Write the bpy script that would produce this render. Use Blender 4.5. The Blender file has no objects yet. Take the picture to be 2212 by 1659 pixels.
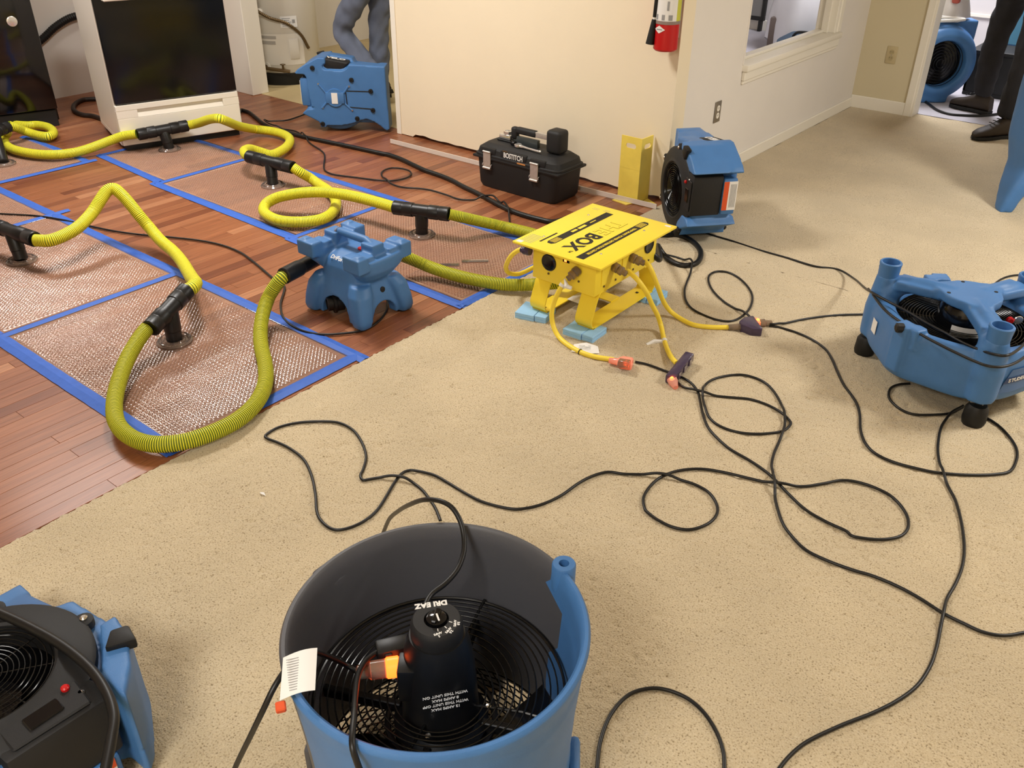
import bpy, bmesh, math, random
import numpy as np
from mathutils import Vector, Matrix

random.seed(7)
rng = np.random.default_rng(7)
S = bpy.context.scene
COL = S.collection
PI = math.pi

# ------------------------------------------------------------------ camera
cd = bpy.data.cameras.new('camera')
cam = bpy.data.objects.new('camera', cd)
COL.objects.link(cam)
cd.sensor_width = 36.0
cd.lens = 1901.4 / 2212 * 36.0
cd.clip_start = 0.02
_p, _y, _r = math.radians(31.571), math.radians(38.692), math.radians(-0.555)
_f = Vector((-math.sin(_y) * math.cos(_p), math.cos(_y) * math.cos(_p), -math.sin(_p)))
_rt = Vector((math.cos(_y), math.sin(_y), 0))
_dn = _f.cross(_rt)
_c, _s = math.cos(_r), math.sin(_r)
_R, _D = _c * _rt + _s * _dn, -_s * _rt + _c * _dn
cam.matrix_world = Matrix(((_R.x, -_D.x, -_f.x, 0), (_R.y, -_D.y, -_f.y, 0), (_R.z, -_D.z, -_f.z, 1.62), (0, 0, 0, 1)))
S.camera = cam

# ------------------------------------------------------------------ world, lamps, exposure
S.view_settings.view_transform = 'Standard'
S.view_settings.look = 'None'
S.view_settings.gamma = 1.0
S.view_settings.use_curve_mapping = False
S.view_settings.exposure = 0.42
S.cycles.use_denoising = True
S.cycles.max_bounces = 8
S.cycles.diffuse_bounces = 4
S.cycles.transparent_max_bounces = 12
S.cycles.caustics_reflective = False
S.cycles.caustics_refractive = False
S.cycles.sample_clamp_indirect = 6.0

W = bpy.data.worlds.new('world')
S.world = W
W.use_nodes = True
W.node_tree.nodes['Background'].inputs[0].default_value = (1.0, 0.97, 0.93, 1)
W.node_tree.nodes['Background'].inputs[1].default_value = 0.10


def lamp(name, loc, sx, sy, power, color):
    d = bpy.data.lights.new(name, 'AREA')
    d.shape = 'RECTANGLE'
    d.size, d.size_y, d.energy, d.color = sx, sy, power, color
    o = bpy.data.objects.new(name, d)
    COL.objects.link(o)
    o.location = loc
    return o


WARM = (1.0, 0.97, 0.925)
lamp('kitchen_ceiling_lamp', (-5.4, 2.0, 2.40), 0.4, 1.0, 34, WARM)
lamp('dining_ceiling_lamp', (-3.4, 2.35, 2.40), 0.5, 0.5, 46, WARM)
lamp('family_room_ceiling_lamp', (0.9, 4.1, 2.40), 0.6, 0.6, 66, WARM)
lamp('entry_fill_lamp', (-0.4, -1.0, 2.40), 0.8, 0.8, 50, (1.0, 0.97, 0.925))  # general fill light added behind the camera, no known fixture
lamp('hallway_ceiling_lamp', (-5.0, 5.1, 2.40), 0.4, 0.4, 14, WARM)
lamp('rear_room_ceiling_lamp', (-2.2, 7.8, 2.40), 1.0, 1.0, 75, (0.95, 0.95, 1.0))


# ------------------------------------------------------------------ helpers: objects and materials
def lin(c):
    return tuple(((v / 255 + 0.055) / 1.055) ** 2.4 if v > 10 else v / 255 / 12.92 for v in c)


def mat(name, rgb, rough=0.5, metal=0.0, var=0.0, vscale=20.0, bump=0.0, bscale=200.0, coat=0.0, trans=0.0, alpha=1.0, emit=None, estr=0.0, spec=0.5, ior=1.45):
    m = bpy.data.materials.new(name)
    m.use_nodes = True
    nt = m.node_tree
    b = nt.nodes['Principled BSDF']
    col = (*lin(rgb), 1)
    b.inputs['Base Color'].default_value = col
    b.inputs['Roughness'].default_value = rough
    b.inputs['Metallic'].default_value = metal
    b.inputs['Coat Weight'].default_value = coat
    b.inputs['Coat Roughness'].default_value = 0.15
    b.inputs['Transmission Weight'].default_value = trans
    b.inputs['Alpha'].default_value = alpha
    b.inputs['Specular IOR Level'].default_value = spec
    b.inputs['IOR'].default_value = ior
    if emit:
        b.inputs['Emission Color'].default_value = (*lin(emit), 1)
        b.inputs['Emission Strength'].default_value = estr
    geo = nt.nodes.new('ShaderNodeNewGeometry')
    if var > 0:
        n = nt.nodes.new('ShaderNodeTexNoise')
        n.inputs['Scale'].default_value = vscale
        n.inputs['Detail'].default_value = 4
        nt.links.new(geo.outputs['Position'], n.inputs['Vector'])
        hs = nt.nodes.new('ShaderNodeHueSaturation')
        mr = nt.nodes.new('ShaderNodeMapRange')
        mr.inputs['From Min'].default_value = 0.3
        mr.inputs['From Max'].default_value = 0.7
        mr.inputs['To Min'].default_value = 1 - var
        mr.inputs['To Max'].default_value = 1 + var
        nt.links.new(n.outputs['Fac'], mr.inputs['Value'])
        nt.links.new(mr.outputs['Result'], hs.inputs['Value'])
        hs.inputs['Color'].default_value = col
        nt.links.new(hs.outputs['Color'], b.inputs['Base Color'])
    if bump > 0:
        n = nt.nodes.new('ShaderNodeTexNoise')
        n.inputs['Scale'].default_value = bscale
        n.inputs['Detail'].default_value = 3
        nt.links.new(geo.outputs['Position'], n.inputs['Vector'])
        bp = nt.nodes.new('ShaderNodeBump')
        bp.inputs['Strength'].default_value = bump
        bp.inputs['Distance'].default_value = 0.002
        nt.links.new(n.outputs['Fac'], bp.inputs['Height'])
        nt.links.new(bp.outputs['Normal'], b.inputs['Normal'])
    return m


def put(o, label=None, cat=None, group=None, kind=None):
    for k, v in (('label', label), ('category', cat), ('group', group), ('kind', kind)):
        if v:
            o[k] = v
    return o


def root(name, label, cat, loc=(0, 0, 0), rot=(0, 0, 0), group=None):
    o = bpy.data.objects.new(name, None)
    COL.objects.link(o)
    o.location, o.rotation_euler = loc, rot
    return put(o, label, cat, group)


class MB:
    """Collects shapes; build() links them as ONE mesh object."""

    def __init__(s):
        s.v, s.f, s.m = [], [], []

    def add(s, v, f, mi=0):
        n = len(s.v)
        s.v += [tuple(p) for p in v]
        s.f += [tuple(i + n for i in q) for q in f]
        s.m += [mi] * len(f)
        return s

    def bm(s, b, mi=0):
        b.verts.ensure_lookup_table()
        b.verts.index_update()
        s.add([v.co[:] for v in b.verts], [[v.index for v in q.verts] for q in b.faces], mi)
        b.free()
        return s

    def box(s, lo, hi, bev=0.0, seg=1, mi=0, M=None):
        b = bmesh.new()
        lo, hi = Vector(lo), Vector(hi)
        bmesh.ops.create_cube(b, size=1.0, matrix=Matrix.Translation((lo + hi) / 2) @ Matrix.Diagonal((*(hi - lo), 1)))
        if bev:
            bmesh.ops.bevel(b, geom=list(b.edges), offset=bev, segments=seg, affect='EDGES', profile=0.5)
        if M is not None:
            bmesh.ops.transform(b, matrix=M, verts=b.verts)
        return s.bm(b, mi)

    def prism(s, poly, a, c, bev=0.0, seg=1, mi=0, M=None):
        """poly in xy, extruded from z=a to z=c."""
        b = bmesh.new()
        vs = [b.verts.new((p[0], p[1], a)) for p in poly]
        f = b.faces.new(vs)
        r = bmesh.ops.extrude_face_region(b, geom=[f])
        bmesh.ops.translate(b, vec=(0, 0, c - a), verts=[v for v in r['geom'] if isinstance(v, bmesh.types.BMVert)])
        bmesh.ops.recalc_face_normals(b, faces=b.faces)
        if bev:
            ed = [e for e in b.edges if len(e.link_faces) == 2 and e.calc_face_angle(0) > 0.5]
            bmesh.ops.bevel(b, geom=ed, offset=bev, segments=seg, affect='EDGES', profile=0.5, clamp_overlap=True)
        if M is not None:
            bmesh.ops.transform(b, matrix=M, verts=b.verts)
        return s.bm(b, mi)

    def lathe(s, prof, n=32, o=(0, 0, 0), d=(0, 0, 1), a0=0.0, a1=2 * PI, mi=0, ref=None, shut=True):
        """prof: (radius, distance along d)."""
        o, d = Vector(o), Vector(d).normalized()
        x = Vector(ref) if ref else (Vector((1, 0, 0)) if abs(d.x) < 0.9 else Vector((0, 1, 0)))
        x = (x - d * x.dot(d)).normalized()
        y = d.cross(x)
        full = abs(a1 - a0 - 2 * PI) < 1e-6
        k = n if full else n + 1
        v, f = [], []
        for r, t in prof:
            for i in range(k):
                a = a0 + (a1 - a0) * i / n
                v.append(o + d * t + (x * math.cos(a) + y * math.sin(a)) * r)
        for j in range(len(prof) - 1):
            for i in range(n):
                i2 = (i + 1) % k
                f.append((j * k + i, j * k + i2, (j + 1) * k + i2, (j + 1) * k + i))
        if full and shut:
            if prof[0][0] > 1e-5 and prof[0] != prof[-1]:
                f.append(tuple(range(k))[::-1])
            if prof[-1][0] > 1e-5 and prof[0] != prof[-1]:
                f.append(tuple((len(prof) - 1) * k + i for i in range(k)))
        return s.add(v, f, mi)

    def tube(s, path, r, n=8, mi=0, closed=False, cap=True):
        P = [Vector(p) for p in path]
        N = len(P)
        R = r if hasattr(r, '__len__') else [r] * N
        T = []
        for i in range(N):
            a = P[i - 1] if (i > 0 or closed) else P[i]
            b = P[(i + 1) % N] if (i < N - 1 or closed) else P[i]
            t = (b - a)
            T.append(t.normalized() if t.length > 1e-9 else Vector((1, 0, 0)))
        u = T[0].orthogonal().normalized()
        v, f = [], []
        for i in range(N):
            u = (u - T[i] * u.dot(T[i]))
            u = u.normalized() if u.length > 1e-6 else T[i].orthogonal().normalized()
            w = T[i].cross(u)
            for k in range(n):
                a = 2 * PI * k / n
                v.append(P[i] + (u * math.cos(a) + w * math.sin(a)) * R[i])
        for i in range(N if closed else N - 1):
            j = (i + 1) % N
            for k in range(n):
                k2 = (k + 1) % n
                f.append((i * n + k, i * n + k2, j * n + k2, j * n + k))
        if cap and not closed:
            f.append(tuple(range(n))[::-1])
            f.append(tuple((N - 1) * n + k for k in range(n)))
        return s.add(v, f, mi)

    def ring(s, c, R, r, n=48, k=6, d=(0, 0, 1), mi=0):
        c, d = Vector(c), Vector(d).normalized()
        x = d.orthogonal().normalized()
        y = d.cross(x)
        return s.tube([c + (x * math.cos(2 * PI * i / n) + y * math.sin(2 * PI * i / n)) * R for i in range(n)], r, k, mi, closed=True)

    def ball(s, c, r, seg=12, ri=8, sc=(1, 1, 1), mi=0):
        b = bmesh.new()
        bmesh.ops.create_uvsphere(b, u_segments=seg, v_segments=ri, radius=r, matrix=Matrix.Translation(c) @ Matrix.Diagonal((*sc, 1)))
        return s.bm(b, mi)

    def xform(s, M):
        s.v = [tuple(M @ Vector(p)) for p in s.v]
        return s

    def mesh(s, name, mats, smooth=True, ang=0.6):
        me = bpy.data.meshes.new(name)
        me.from_pydata(s.v, [], s.f)
        for m in (mats if isinstance(mats, (list, tuple)) else [mats]):
            me.materials.append(m)
        me.polygons.foreach_set('material_index', s.m)
        b = bmesh.new()
        b.from_mesh(me)
        bmesh.ops.recalc_face_normals(b, faces=b.faces)
        b.to_mesh(me)
        b.free()
        if smooth:
            me.polygons.foreach_set('use_smooth', [True] * len(me.polygons))
            me.set_sharp_from_angle(angle=ang)
        me.update()
        return me

    def build(s, name, mats, parent=None, smooth=True, ang=0.6, **kw):
        return link(name, s.mesh(name, mats, smooth, ang), parent, **kw)


def link(name, me, parent=None, loc=None, label=None, cat=None, group=None, kind=None):
    o = bpy.data.objects.new(name, me)
    COL.objects.link(o)
    if parent is not None:
        o.parent = parent
    if loc is not None:
        o.location = loc
    return put(o, label, cat, group, kind)


def moulded(mb, name, mats, parent=None, voxel=0.006, smooth=6, cut=(), **kw):
    """Fuses the collected shapes into one rounded, rotation-moulded skin."""
    me = mb.mesh('tmp', mats)
    o = bpy.data.objects.new('tmp', me)
    COL.objects.link(o)
    rm = o.modifiers.new('r', 'REMESH')
    rm.mode = 'VOXEL'
    rm.voxel_size = voxel
    tmp = []
    for c in cut:
        co = bpy.data.objects.new('cut', c.mesh('cut', mats))
        COL.objects.link(co)
        tmp.append(co)
        bo = o.modifiers.new('b', 'BOOLEAN')
        bo.operation, bo.solver, bo.object = 'DIFFERENCE', 'EXACT', co
    if cut:
        r2 = o.modifiers.new('r2', 'REMESH')
        r2.mode, r2.voxel_size = 'VOXEL', voxel
    sm = o.modifiers.new('s', 'SMOOTH')
    sm.factor = 0.5
    sm.iterations = smooth
    dg = bpy.context.evaluated_depsgraph_get()
    me2 = bpy.data.meshes.new_from_object(o.evaluated_get(dg))
    for q in [o] + tmp:
        bpy.data.objects.remove(q)
    me2.name = name
    me2.materials.clear()
    for m in (mats if isinstance(mats, (list, tuple)) else [mats]):
        me2.materials.append(m)
    me2.polygons.foreach_set('material_index', [0] * len(me2.polygons))
    me2.polygons.foreach_set('use_smooth', [True] * len(me2.polygons))
    return link(name, me2, parent, **kw)


def text(name, s, size, M, m, parent=None, bold=0.0, ext=0.0004, sx=1.0, align='CENTER', **kw):
    cu = bpy.data.curves.new('t', 'FONT')
    cu.body = s
    cu.size = size
    cu.align_x, cu.align_y = align, 'CENTER'
    cu.offset = bold
    cu.extrude = ext
    cu.resolution_u = 3
    o = bpy.data.objects.new('t', cu)
    COL.objects.link(o)
    dg = bpy.context.evaluated_depsgraph_get()
    me = bpy.data.meshes.new_from_object(o.evaluated_get(dg))
    bpy.data.objects.remove(o)
    me.name = name
    me.transform(M @ Matrix.Diagonal((sx, 1, 1, 1)))
    me.materials.clear()
    me.materials.append(m)
    return link(name, me, parent, **kw)


def frame(o, x, y):
    """Matrix with the origin o, x axis x, y axis y."""
    x, y = Vector(x).normalized(), Vector(y).normalized()
    z = x.cross(y)
    return Matrix(((x.x, y.x, z.x, o[0]), (x.y, y.y, z.y, o[1]), (x.z, y.z, z.z, o[2]), (0, 0, 0, 1)))


def spline(P, step):
    """Catmull-Rom through P, resampled at an even step."""
    P = [Vector(p) for p in P]
    Q = [P[0] * 2 - P[1]] + P + [P[-1] * 2 - P[-2]]
    out = []
    for i in range(1, len(Q) - 2):
        a, b, c, d = Q[i - 1:i + 3]
        for k in range(16):
            t = k / 16
            out.append(0.5 * ((2 * b) + (c - a) * t + (2 * a - 5 * b + 4 * c - d) * t * t + (3 * b - a - 3 * c + d) * t ** 3))
    out.append(P[-1])
    L = [0.0]
    for i in range(1, len(out)):
        L.append(L[-1] + (out[i] - out[i - 1]).length)
    n = max(2, int(L[-1] / step))
    res, j = [], 0
    for k in range(n + 1):
        t = L[-1] * k / n
        while j < len(L) - 2 and L[j + 1] < t:
            j += 1
        w = (t - L[j]) / max(1e-9, L[j + 1] - L[j])
        res.append(out[j].lerp(out[j + 1], min(1, max(0, w))))
    return res


LAID = []  # (point, radius) of what already lies on the floor, so later cords climb over it


def lay(P, r):
    """Lifts a path over whatever lies beneath it, itself included, with smooth ramps."""
    n = len(P)
    A = np.array([p[:] for p in P])
    lift = np.zeros(n)
    if LAID:
        B = np.array([q[:3] for q in LAID])
        br = np.array([q[3] for q in LAID])
        for i in range(n):
            d = np.hypot(B[:, 0] - A[i, 0], B[:, 1] - A[i, 1])
            k = (d < 1.25 * (br + r)) & (np.abs(B[:, 2] - A[i, 2]) < br + r + 0.005) & (A[i, 2] < 0.06)
            if k.any():
                lift[i] = max(lift[i], (B[k, 2] + br[k] + r - A[i, 2]).max())
    for i in range(n):
        d = np.hypot(A[:i, 0] - A[i, 0], A[:i, 1] - A[i, 1])
        k = (d < 2 * r) & (np.abs(A[:i, 2] - A[i, 2]) < 2 * r) & (A[i, 2] < 0.06) & (np.arange(i) < i - int(6 * r / max(1e-4, np.linalg.norm(A[1] - A[0]))) - 6)
        if k.any():
            lift[i] = max(lift[i], (A[:i][k, 2] + lift[:i][k] + 2 * r - A[i, 2]).max())
    step = max(1e-4, np.linalg.norm(A[1] - A[0]))
    w = max(1, int(0.05 / step))
    base = lift.copy()
    for k in range(1, w + 1):
        fall = 0.5 + 0.5 * math.cos(PI * k / (w + 1))
        lift[k:] = np.maximum(lift[k:], base[:-k] * fall)
        lift[:-k] = np.maximum(lift[:-k], base[k:] * fall)
    out = [Vector((a[0], a[1], a[2] + l)) for a, l in zip(A, lift)]
    LAID.extend((p.x, p.y, p.z, r) for p in out)
    return out


def cord(name, label, P, m, r=0.0055, cat='cord', n=9, step=0.008, group=None, over=True):
    path = spline(P, step)
    if over:
        path = lay(path, r)
    return MB().tube(path, r, n).build(name, m, ang=1.0, label=label, cat=cat, group=group)


# ------------------------------------------------------------------ materials
M_blue = mat('blue moulded plastic', (70, 118, 174), 0.42, var=0.05, vscale=12, bump=0.25, bscale=700)
M_black = mat('black plastic', (20, 20, 21), 0.38, bump=0.1, bscale=900)
M_matte = mat('matte black plastic', (26, 26, 27), 0.6, bump=0.2, bscale=900)
M_gloss = mat('gloss black', (12, 12, 14), 0.12)
M_rubber = mat('black rubber', (16, 16, 16), 0.55)
M_cord = mat('black cord jacket', (20, 19, 18), 0.42)
M_grey = mat('charcoal moulded plastic', (82, 82, 86), 0.45, bump=0.2, bscale=700)
M_wire = mat('black wire', (16, 16, 16), 0.2)
M_yellow = mat('yellow enamel', (250, 222, 62), 0.4, var=0.03, vscale=9)
M_ycord = mat('yellow cord jacket', (244, 216, 70), 0.45)
M_hose = mat('yellow hose rib', (240, 230, 52), 0.5)
M_groove = mat('olive hose groove', (118, 132, 30), 0.7)  # darker olive than the ribs, used in the grooves between them
M_tape = mat('blue tape', (52, 98, 190), 0.6, var=0.06, vscale=40)
M_white = mat('white enamel', (240, 234, 222), 0.3)
M_trim = mat('white trim paint', (240, 234, 220), 0.45)
M_metal = mat('brushed aluminium', (206, 202, 196), 0.4, 0.75, var=0.08, vscale=60)
M_chrome = mat('chrome', (232, 230, 226), 0.22, 0.85)
M_steel = mat('zinc screw', (215, 212, 205), 0.25, 1.0)
M_paper = mat('white label', (232, 230, 226), 0.6)
M_print = mat('black print', (26, 25, 22), 0.6)
M_grey_print = mat('grey print', (150, 150, 150), 0.6)
M_orange = mat('orange label', (214, 84, 40), 0.6)
M_foam = mat('light blue foam', (158, 206, 246), 0.85, var=0.03, vscale=80)
M_red = mat('red enamel', (186, 22, 24), 0.3)
M_purple = mat('smoke purple plastic', (84, 70, 96), 0.2, trans=0.35)
M_smoke = mat('smoke clear plastic', (172, 150, 128), 0.15, trans=0.6)
M_clear = bpy.data.materials.new('clear plastic')
M_clear.use_nodes = True
_nt = M_clear.node_tree
_t, _g, _x, _q = (_nt.nodes.new(k) for k in ('ShaderNodeBsdfTransparent', 'ShaderNodeBsdfGlossy', 'ShaderNodeMixShader', 'ShaderNodeLayerWeight'))
_t.inputs[0].default_value = (0.95, 0.92, 0.90, 1)
_g.inputs['Roughness'].default_value = 0.08
_q.inputs[0].default_value = 0.35
_nt.links.new(_q.outputs['Fresnel'], _x.inputs[0])
_d, _y2 = _nt.nodes.new('ShaderNodeBsdfDiffuse'), _nt.nodes.new('ShaderNodeMixShader')
_d.inputs[0].default_value = (*lin((238, 212, 198)), 1)
_y2.inputs[0].default_value = 0.10
_nt.links.new(_t.outputs[0], _y2.inputs[1])
_nt.links.new(_d.outputs[0], _y2.inputs[2])
_nt.links.new(_y2.outputs[0], _x.inputs[1])
_nt.links.new(_g.outputs[0], _x.inputs[2])
_nt.links.new(_x.outputs[0], _nt.nodes['Material Output'].inputs['Surface'])
M_glow = mat('lit plug lamp', (255, 120, 70), 0.3, emit=(255, 96, 40), estr=5.0)
M_pinkglow = mat('lit plug end', (236, 190, 170), 0.2, trans=0.5, emit=(255, 96, 60), estr=0.14)
M_copper = mat('dull brass valve', (110, 92, 66), 0.4, 0.8)
M_denim = mat('blue denim', (112, 120, 140), 0.9, var=0.12, vscale=9, bump=0.4, bscale=300)
M_dark = mat('dark trouser cloth', (36, 35, 38), 0.9, var=0.1, vscale=12, bump=0.3, bscale=300)
M_shirt = mat('blue shirt cloth', (44, 84, 160), 0.9)
M_skin = mat('skin', (196, 150, 122), 0.55)
M_boot = mat('dark brown leather', (48, 38, 28), 0.6, bump=0.3, bscale=120)
M_hair = mat('dark hair', (40, 30, 24), 0.7)


def node_mat(name):
    m = bpy.data.materials.new(name)
    m.use_nodes = True
    return m, m.node_tree, m.node_tree.nodes['Principled BSDF'], m.node_tree.nodes.new, m.node_tree.links.new


def ramp(N, stops):
    r = N('ShaderNodeValToRGB')
    e = r.color_ramp.elements
    while len(e) < len(stops):
        e.new(0.5)
    for k, (p, c) in enumerate(stops):
        e[k].position = p
        e[k].color = (*lin(c), 1)
    return r


def wood_mat():
    m, nt, b, N, L = node_mat('red oak strip')
    geo, at = N('ShaderNodeNewGeometry'), N('ShaderNodeAttribute')
    at.attribute_name = 'tone'
    sc = N('ShaderNodeVectorMath')
    sc.operation = 'MULTIPLY'
    sc.inputs[1].default_value = (70, 3.2, 1)
    L(geo.outputs['Position'], sc.inputs[0])
    off = N('ShaderNodeVectorMath')
    off.operation = 'ADD'
    cx = N('ShaderNodeCombineXYZ')
    mu = N('ShaderNodeMath')
    mu.operation = 'MULTIPLY'
    mu.inputs[1].default_value = 40.0
    L(at.outputs['Fac'], mu.inputs[0])
    L(mu.outputs[0], cx.inputs['Y'])
    L(mu.outputs[0], cx.inputs['Z'])
    L(sc.outputs[0], off.inputs[0])
    L(cx.outputs[0], off.inputs[1])
    n = N('ShaderNodeTexNoise')
    n.inputs['Scale'].default_value = 1.0
    n.inputs['Detail'].default_value = 6
    n.inputs['Distortion'].default_value = 1.6
    L(off.outputs[0], n.inputs['Vector'])
    tone = ramp(N, [(0.0, (118, 66, 42)), (0.35, (140, 84, 54)), (0.7, (156, 98, 64)), (1.0, (178, 122, 86))])
    L(at.outputs['Fac'], tone.inputs[0])
    gr = N('ShaderNodeMapRange')
    gr.inputs['From Min'].default_value = 0.3
    gr.inputs['From Max'].default_value = 0.72
    gr.inputs['To Min'].default_value = 0.72
    gr.inputs['To Max'].default_value = 1.12
    L(n.outputs['Fac'], gr.inputs['Value'])
    mix = N('ShaderNodeHueSaturation')
    L(tone.outputs[0], mix.inputs['Color'])
    L(gr.outputs['Result'], mix.inputs['Value'])
    L(mix.outputs[0], b.inputs['Base Color'])
    b.inputs['Roughness'].default_value = 0.4
    b.inputs['Specular IOR Level'].default_value = 0.3
    b.inputs['Coat Weight'].default_value = 0.28
    b.inputs['Coat Roughness'].default_value = 0.22
    return m


def carpet_mat():
    m, nt, b, N, L = node_mat('beige carpet')
    geo = N('ShaderNodeNewGeometry')
    big, mid, fine = N('ShaderNodeTexNoise'), N('ShaderNodeTexNoise'), N('ShaderNodeTexNoise')
    for n, s, d in ((big, 3.2, 3), (mid, 60, 3), (fine, 235, 2.0)):
        n.inputs['Scale'].default_value = s
        n.inputs['Detail'].default_value = d
        L(geo.outputs['Position'], n.inputs['Vector'])
    c = ramp(N, [(0.30, (138, 120, 90)), (0.40, (192, 174, 142)), (0.55, (201, 184, 152)), (0.75, (212, 196, 165))])  # dark stop: yarn base plus painted-in shade of the pits between tufts
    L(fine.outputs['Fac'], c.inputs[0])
    mr = N('ShaderNodeMapRange')
    mr.inputs['From Min'].default_value, mr.inputs['From Max'].default_value = 0.35, 0.65
    mr.inputs['To Min'].default_value, mr.inputs['To Max'].default_value = 0.93, 1.05
    L(big.outputs['Fac'], mr.inputs['Value'])
    hs = N('ShaderNodeHueSaturation')
    L(c.outputs[0], hs.inputs['Color'])
    L(mr.outputs[0], hs.inputs['Value'])
    L(hs.outputs[0], b.inputs['Base Color'])
    b.inputs['Roughness'].default_value = 1.0
    b.inputs['Specular IOR Level'].default_value = 0.1
    b.inputs['Sheen Weight'].default_value = 0.25
    bp = N('ShaderNodeBump')
    bp.inputs['Strength'].default_value = 0.8
    bp.inputs['Distance'].default_value = 0.004
    L(fine.outputs['Fac'], bp.inputs['Height'])
    L(bp.outputs[0], b.inputs['Normal'])
    return m


def wall_mat(name, rgb, bump=0.18):
    return mat(name, rgb, 0.75, var=0.015, vscale=3, bump=bump, bscale=90, spec=0.3)


M_wood = wood_mat()
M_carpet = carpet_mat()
M_cream = wall_mat('cream wall paint', (240, 226, 198))
M_offwhite = wall_mat('white wall paint', (232, 226, 218))
M_beige = wall_mat('beige wall paint', (214, 202, 170))
M_lilac = wall_mat('pale grey wall paint', (214, 208, 206))
M_lino = mat('beige vinyl floor', (196, 176, 132), 0.45, var=0.05, vscale=6)
M_rearfloor = mat('pale grey rug floor', (176, 172, 178), 0.8, var=0.06, vscale=5, bump=0.3, bscale=200)
M_ceil = mat('ceiling paint', (238, 232, 220), 0.9)
M_sub = mat('subfloor', (30, 20, 14), 0.9)

# ------------------------------------------------------------------ floor: subfloor, strip planks, carpet pile
floor = MB().box((-7.0, -2.2, -0.06), (3.4, 11.2, -0.012)).build('floor', M_sub, kind='structure')
EDGE = -2.175
BW = 0.0572
planks = []
row = 0
x1 = EDGE
while x1 > -6.72:
    x0 = x1 - BW
    y = -0.2 - random.random() * 0.6
    cuts = [2.1] if row == 0 else []
    while y < 4.13:
        ln = random.uniform(0.35, 1.05)
        y2 = y + ln
        if row == 0 and y < 2.1 < y2 + 0.3:
            y2 = 2.1
        y2 = min(y2, 4.13)
        if y2 - y > 0.02:
            planks.append((x0, x1, y, y2))
        y = y2
    x1 = x0
    row += 1


def area_px(p):
    q = []
    for x, y in ((p[0], p[2]), (p[1], p[2]), (p[1], p[3]), (p[0], p[3])):
        d = Vector((x, y, -1.62))
        w = d.dot(_f)
        if w < 0.1:
            return 0
        q.append((1106 + 1901.4 * d.dot(_R) / w, 829.5 + 1901.4 * d.dot(_D) / w))
    cx, cy = sum(a for a, _ in q) / 4, sum(b for _, b in q) / 4
    if not (-40 < cx < 2250 and -40 < cy < 1700):
        return 0
    hid = (p[0] > -3.3 and p[2] > 1.1 and p[3] < 1.8) or (-4.4 < p[0] < -3.4 and p[2] > 1.1 and p[3] < 1.8)
    return (0.2 if hid else 1) * abs(sum(q[k][0] * q[(k + 1) % 4][1] - q[(k + 1) % 4][0] * q[k][1] for k in range(4)) / 2)


def plank_mesh(mb, p, g=0.0004, c=0.0006):
    x0, x1, y0, y1 = p[0] + g, p[1] - g, p[2] + g, p[3] - g
    z = random.uniform(-0.0003, 0.0003)
    v = [(x0, y0, -0.012), (x1, y0, -0.012), (x1, y1, -0.012), (x0, y1, -0.012), (x0, y0, z - c), (x1, y0, z - c), (x1, y1, z - c), (x0, y1, z - c),
         (x0 + c, y0 + c, z), (x1 - c, y0 + c, z), (x1 - c, y1 - c, z), (x0 + c, y1 - c, z)]
    f = [(0, 1, 5, 4), (1, 2, 6, 5), (2, 3, 7, 6), (3, 0, 4, 7), (4, 5, 9, 8), (5, 6, 10, 9), (6, 7, 11, 10), (7, 4, 8, 11), (8, 9, 10, 11)]
    mb.add(v, f)


planks.sort(key=area_px, reverse=True)
for p in planks[:298]:
    mb = MB()
    plank_mesh(mb, p)
    me = mb.mesh('plank', M_wood, smooth=False)
    at = me.attributes.new('tone', 'FLOAT', 'POINT')
    at.data.foreach_set('value', [min(1, max(0, random.gauss(0.5, 0.2)))] * len(me.vertices))
    link('plank', me, floor)
mb = MB()
tones = []
for p in planks[298:]:
    plank_mesh(mb, p)
    tones += [min(1, max(0, random.gauss(0.5, 0.2)))] * 12
me = mb.mesh('plank_field', M_wood, smooth=False)
me.attributes.new('tone', 'FLOAT', 'POINT').data.foreach_set('value', tones)
link('plank_field', me, floor, kind='stuff')


def blur(a, s):
    n0, n1 = a.shape
    f = np.fft.rfft2(a)
    k = np.exp(-2 * (PI * s) ** 2 * (np.fft.fftfreq(n0)[:, None] ** 2 + np.fft.rfftfreq(n1)[None, :] ** 2))
    r = np.fft.irfft2(f * k, s=a.shape)
    return r / r.std()


def grid_mesh(xs, ys, z, keep=None):
    nx, ny = len(xs), len(ys)
    X, Y = np.meshgrid(xs, ys, indexing='ij')
    co = np.stack([X, Y, z], -1).reshape(-1, 3)
    i = np.arange((nx - 1) * (ny - 1))
    a = (i // (ny - 1)) * ny + i % (ny - 1)
    q = np.stack([a, a + ny, a + ny + 1, a + 1], 1)
    if keep is not None:
        q = q[keep(co[q].mean(1))]
    me = bpy.data.meshes.new('grid')
    me.vertices.add(len(co))
    me.vertices.foreach_set('co', co.ravel())
    me.loops.add(q.size)
    me.loops.foreach_set('vertex_index', q.ravel())
    me.polygons.add(len(q))
    me.polygons.foreach_set('loop_start', np.arange(0, q.size, 4))
    me.polygons.foreach_set('loop_total', np.full(len(q), 4))
    me.update(calc_edges=True)
    me.polygons.foreach_set('use_smooth', np.ones(len(q), bool))
    return me


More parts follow.
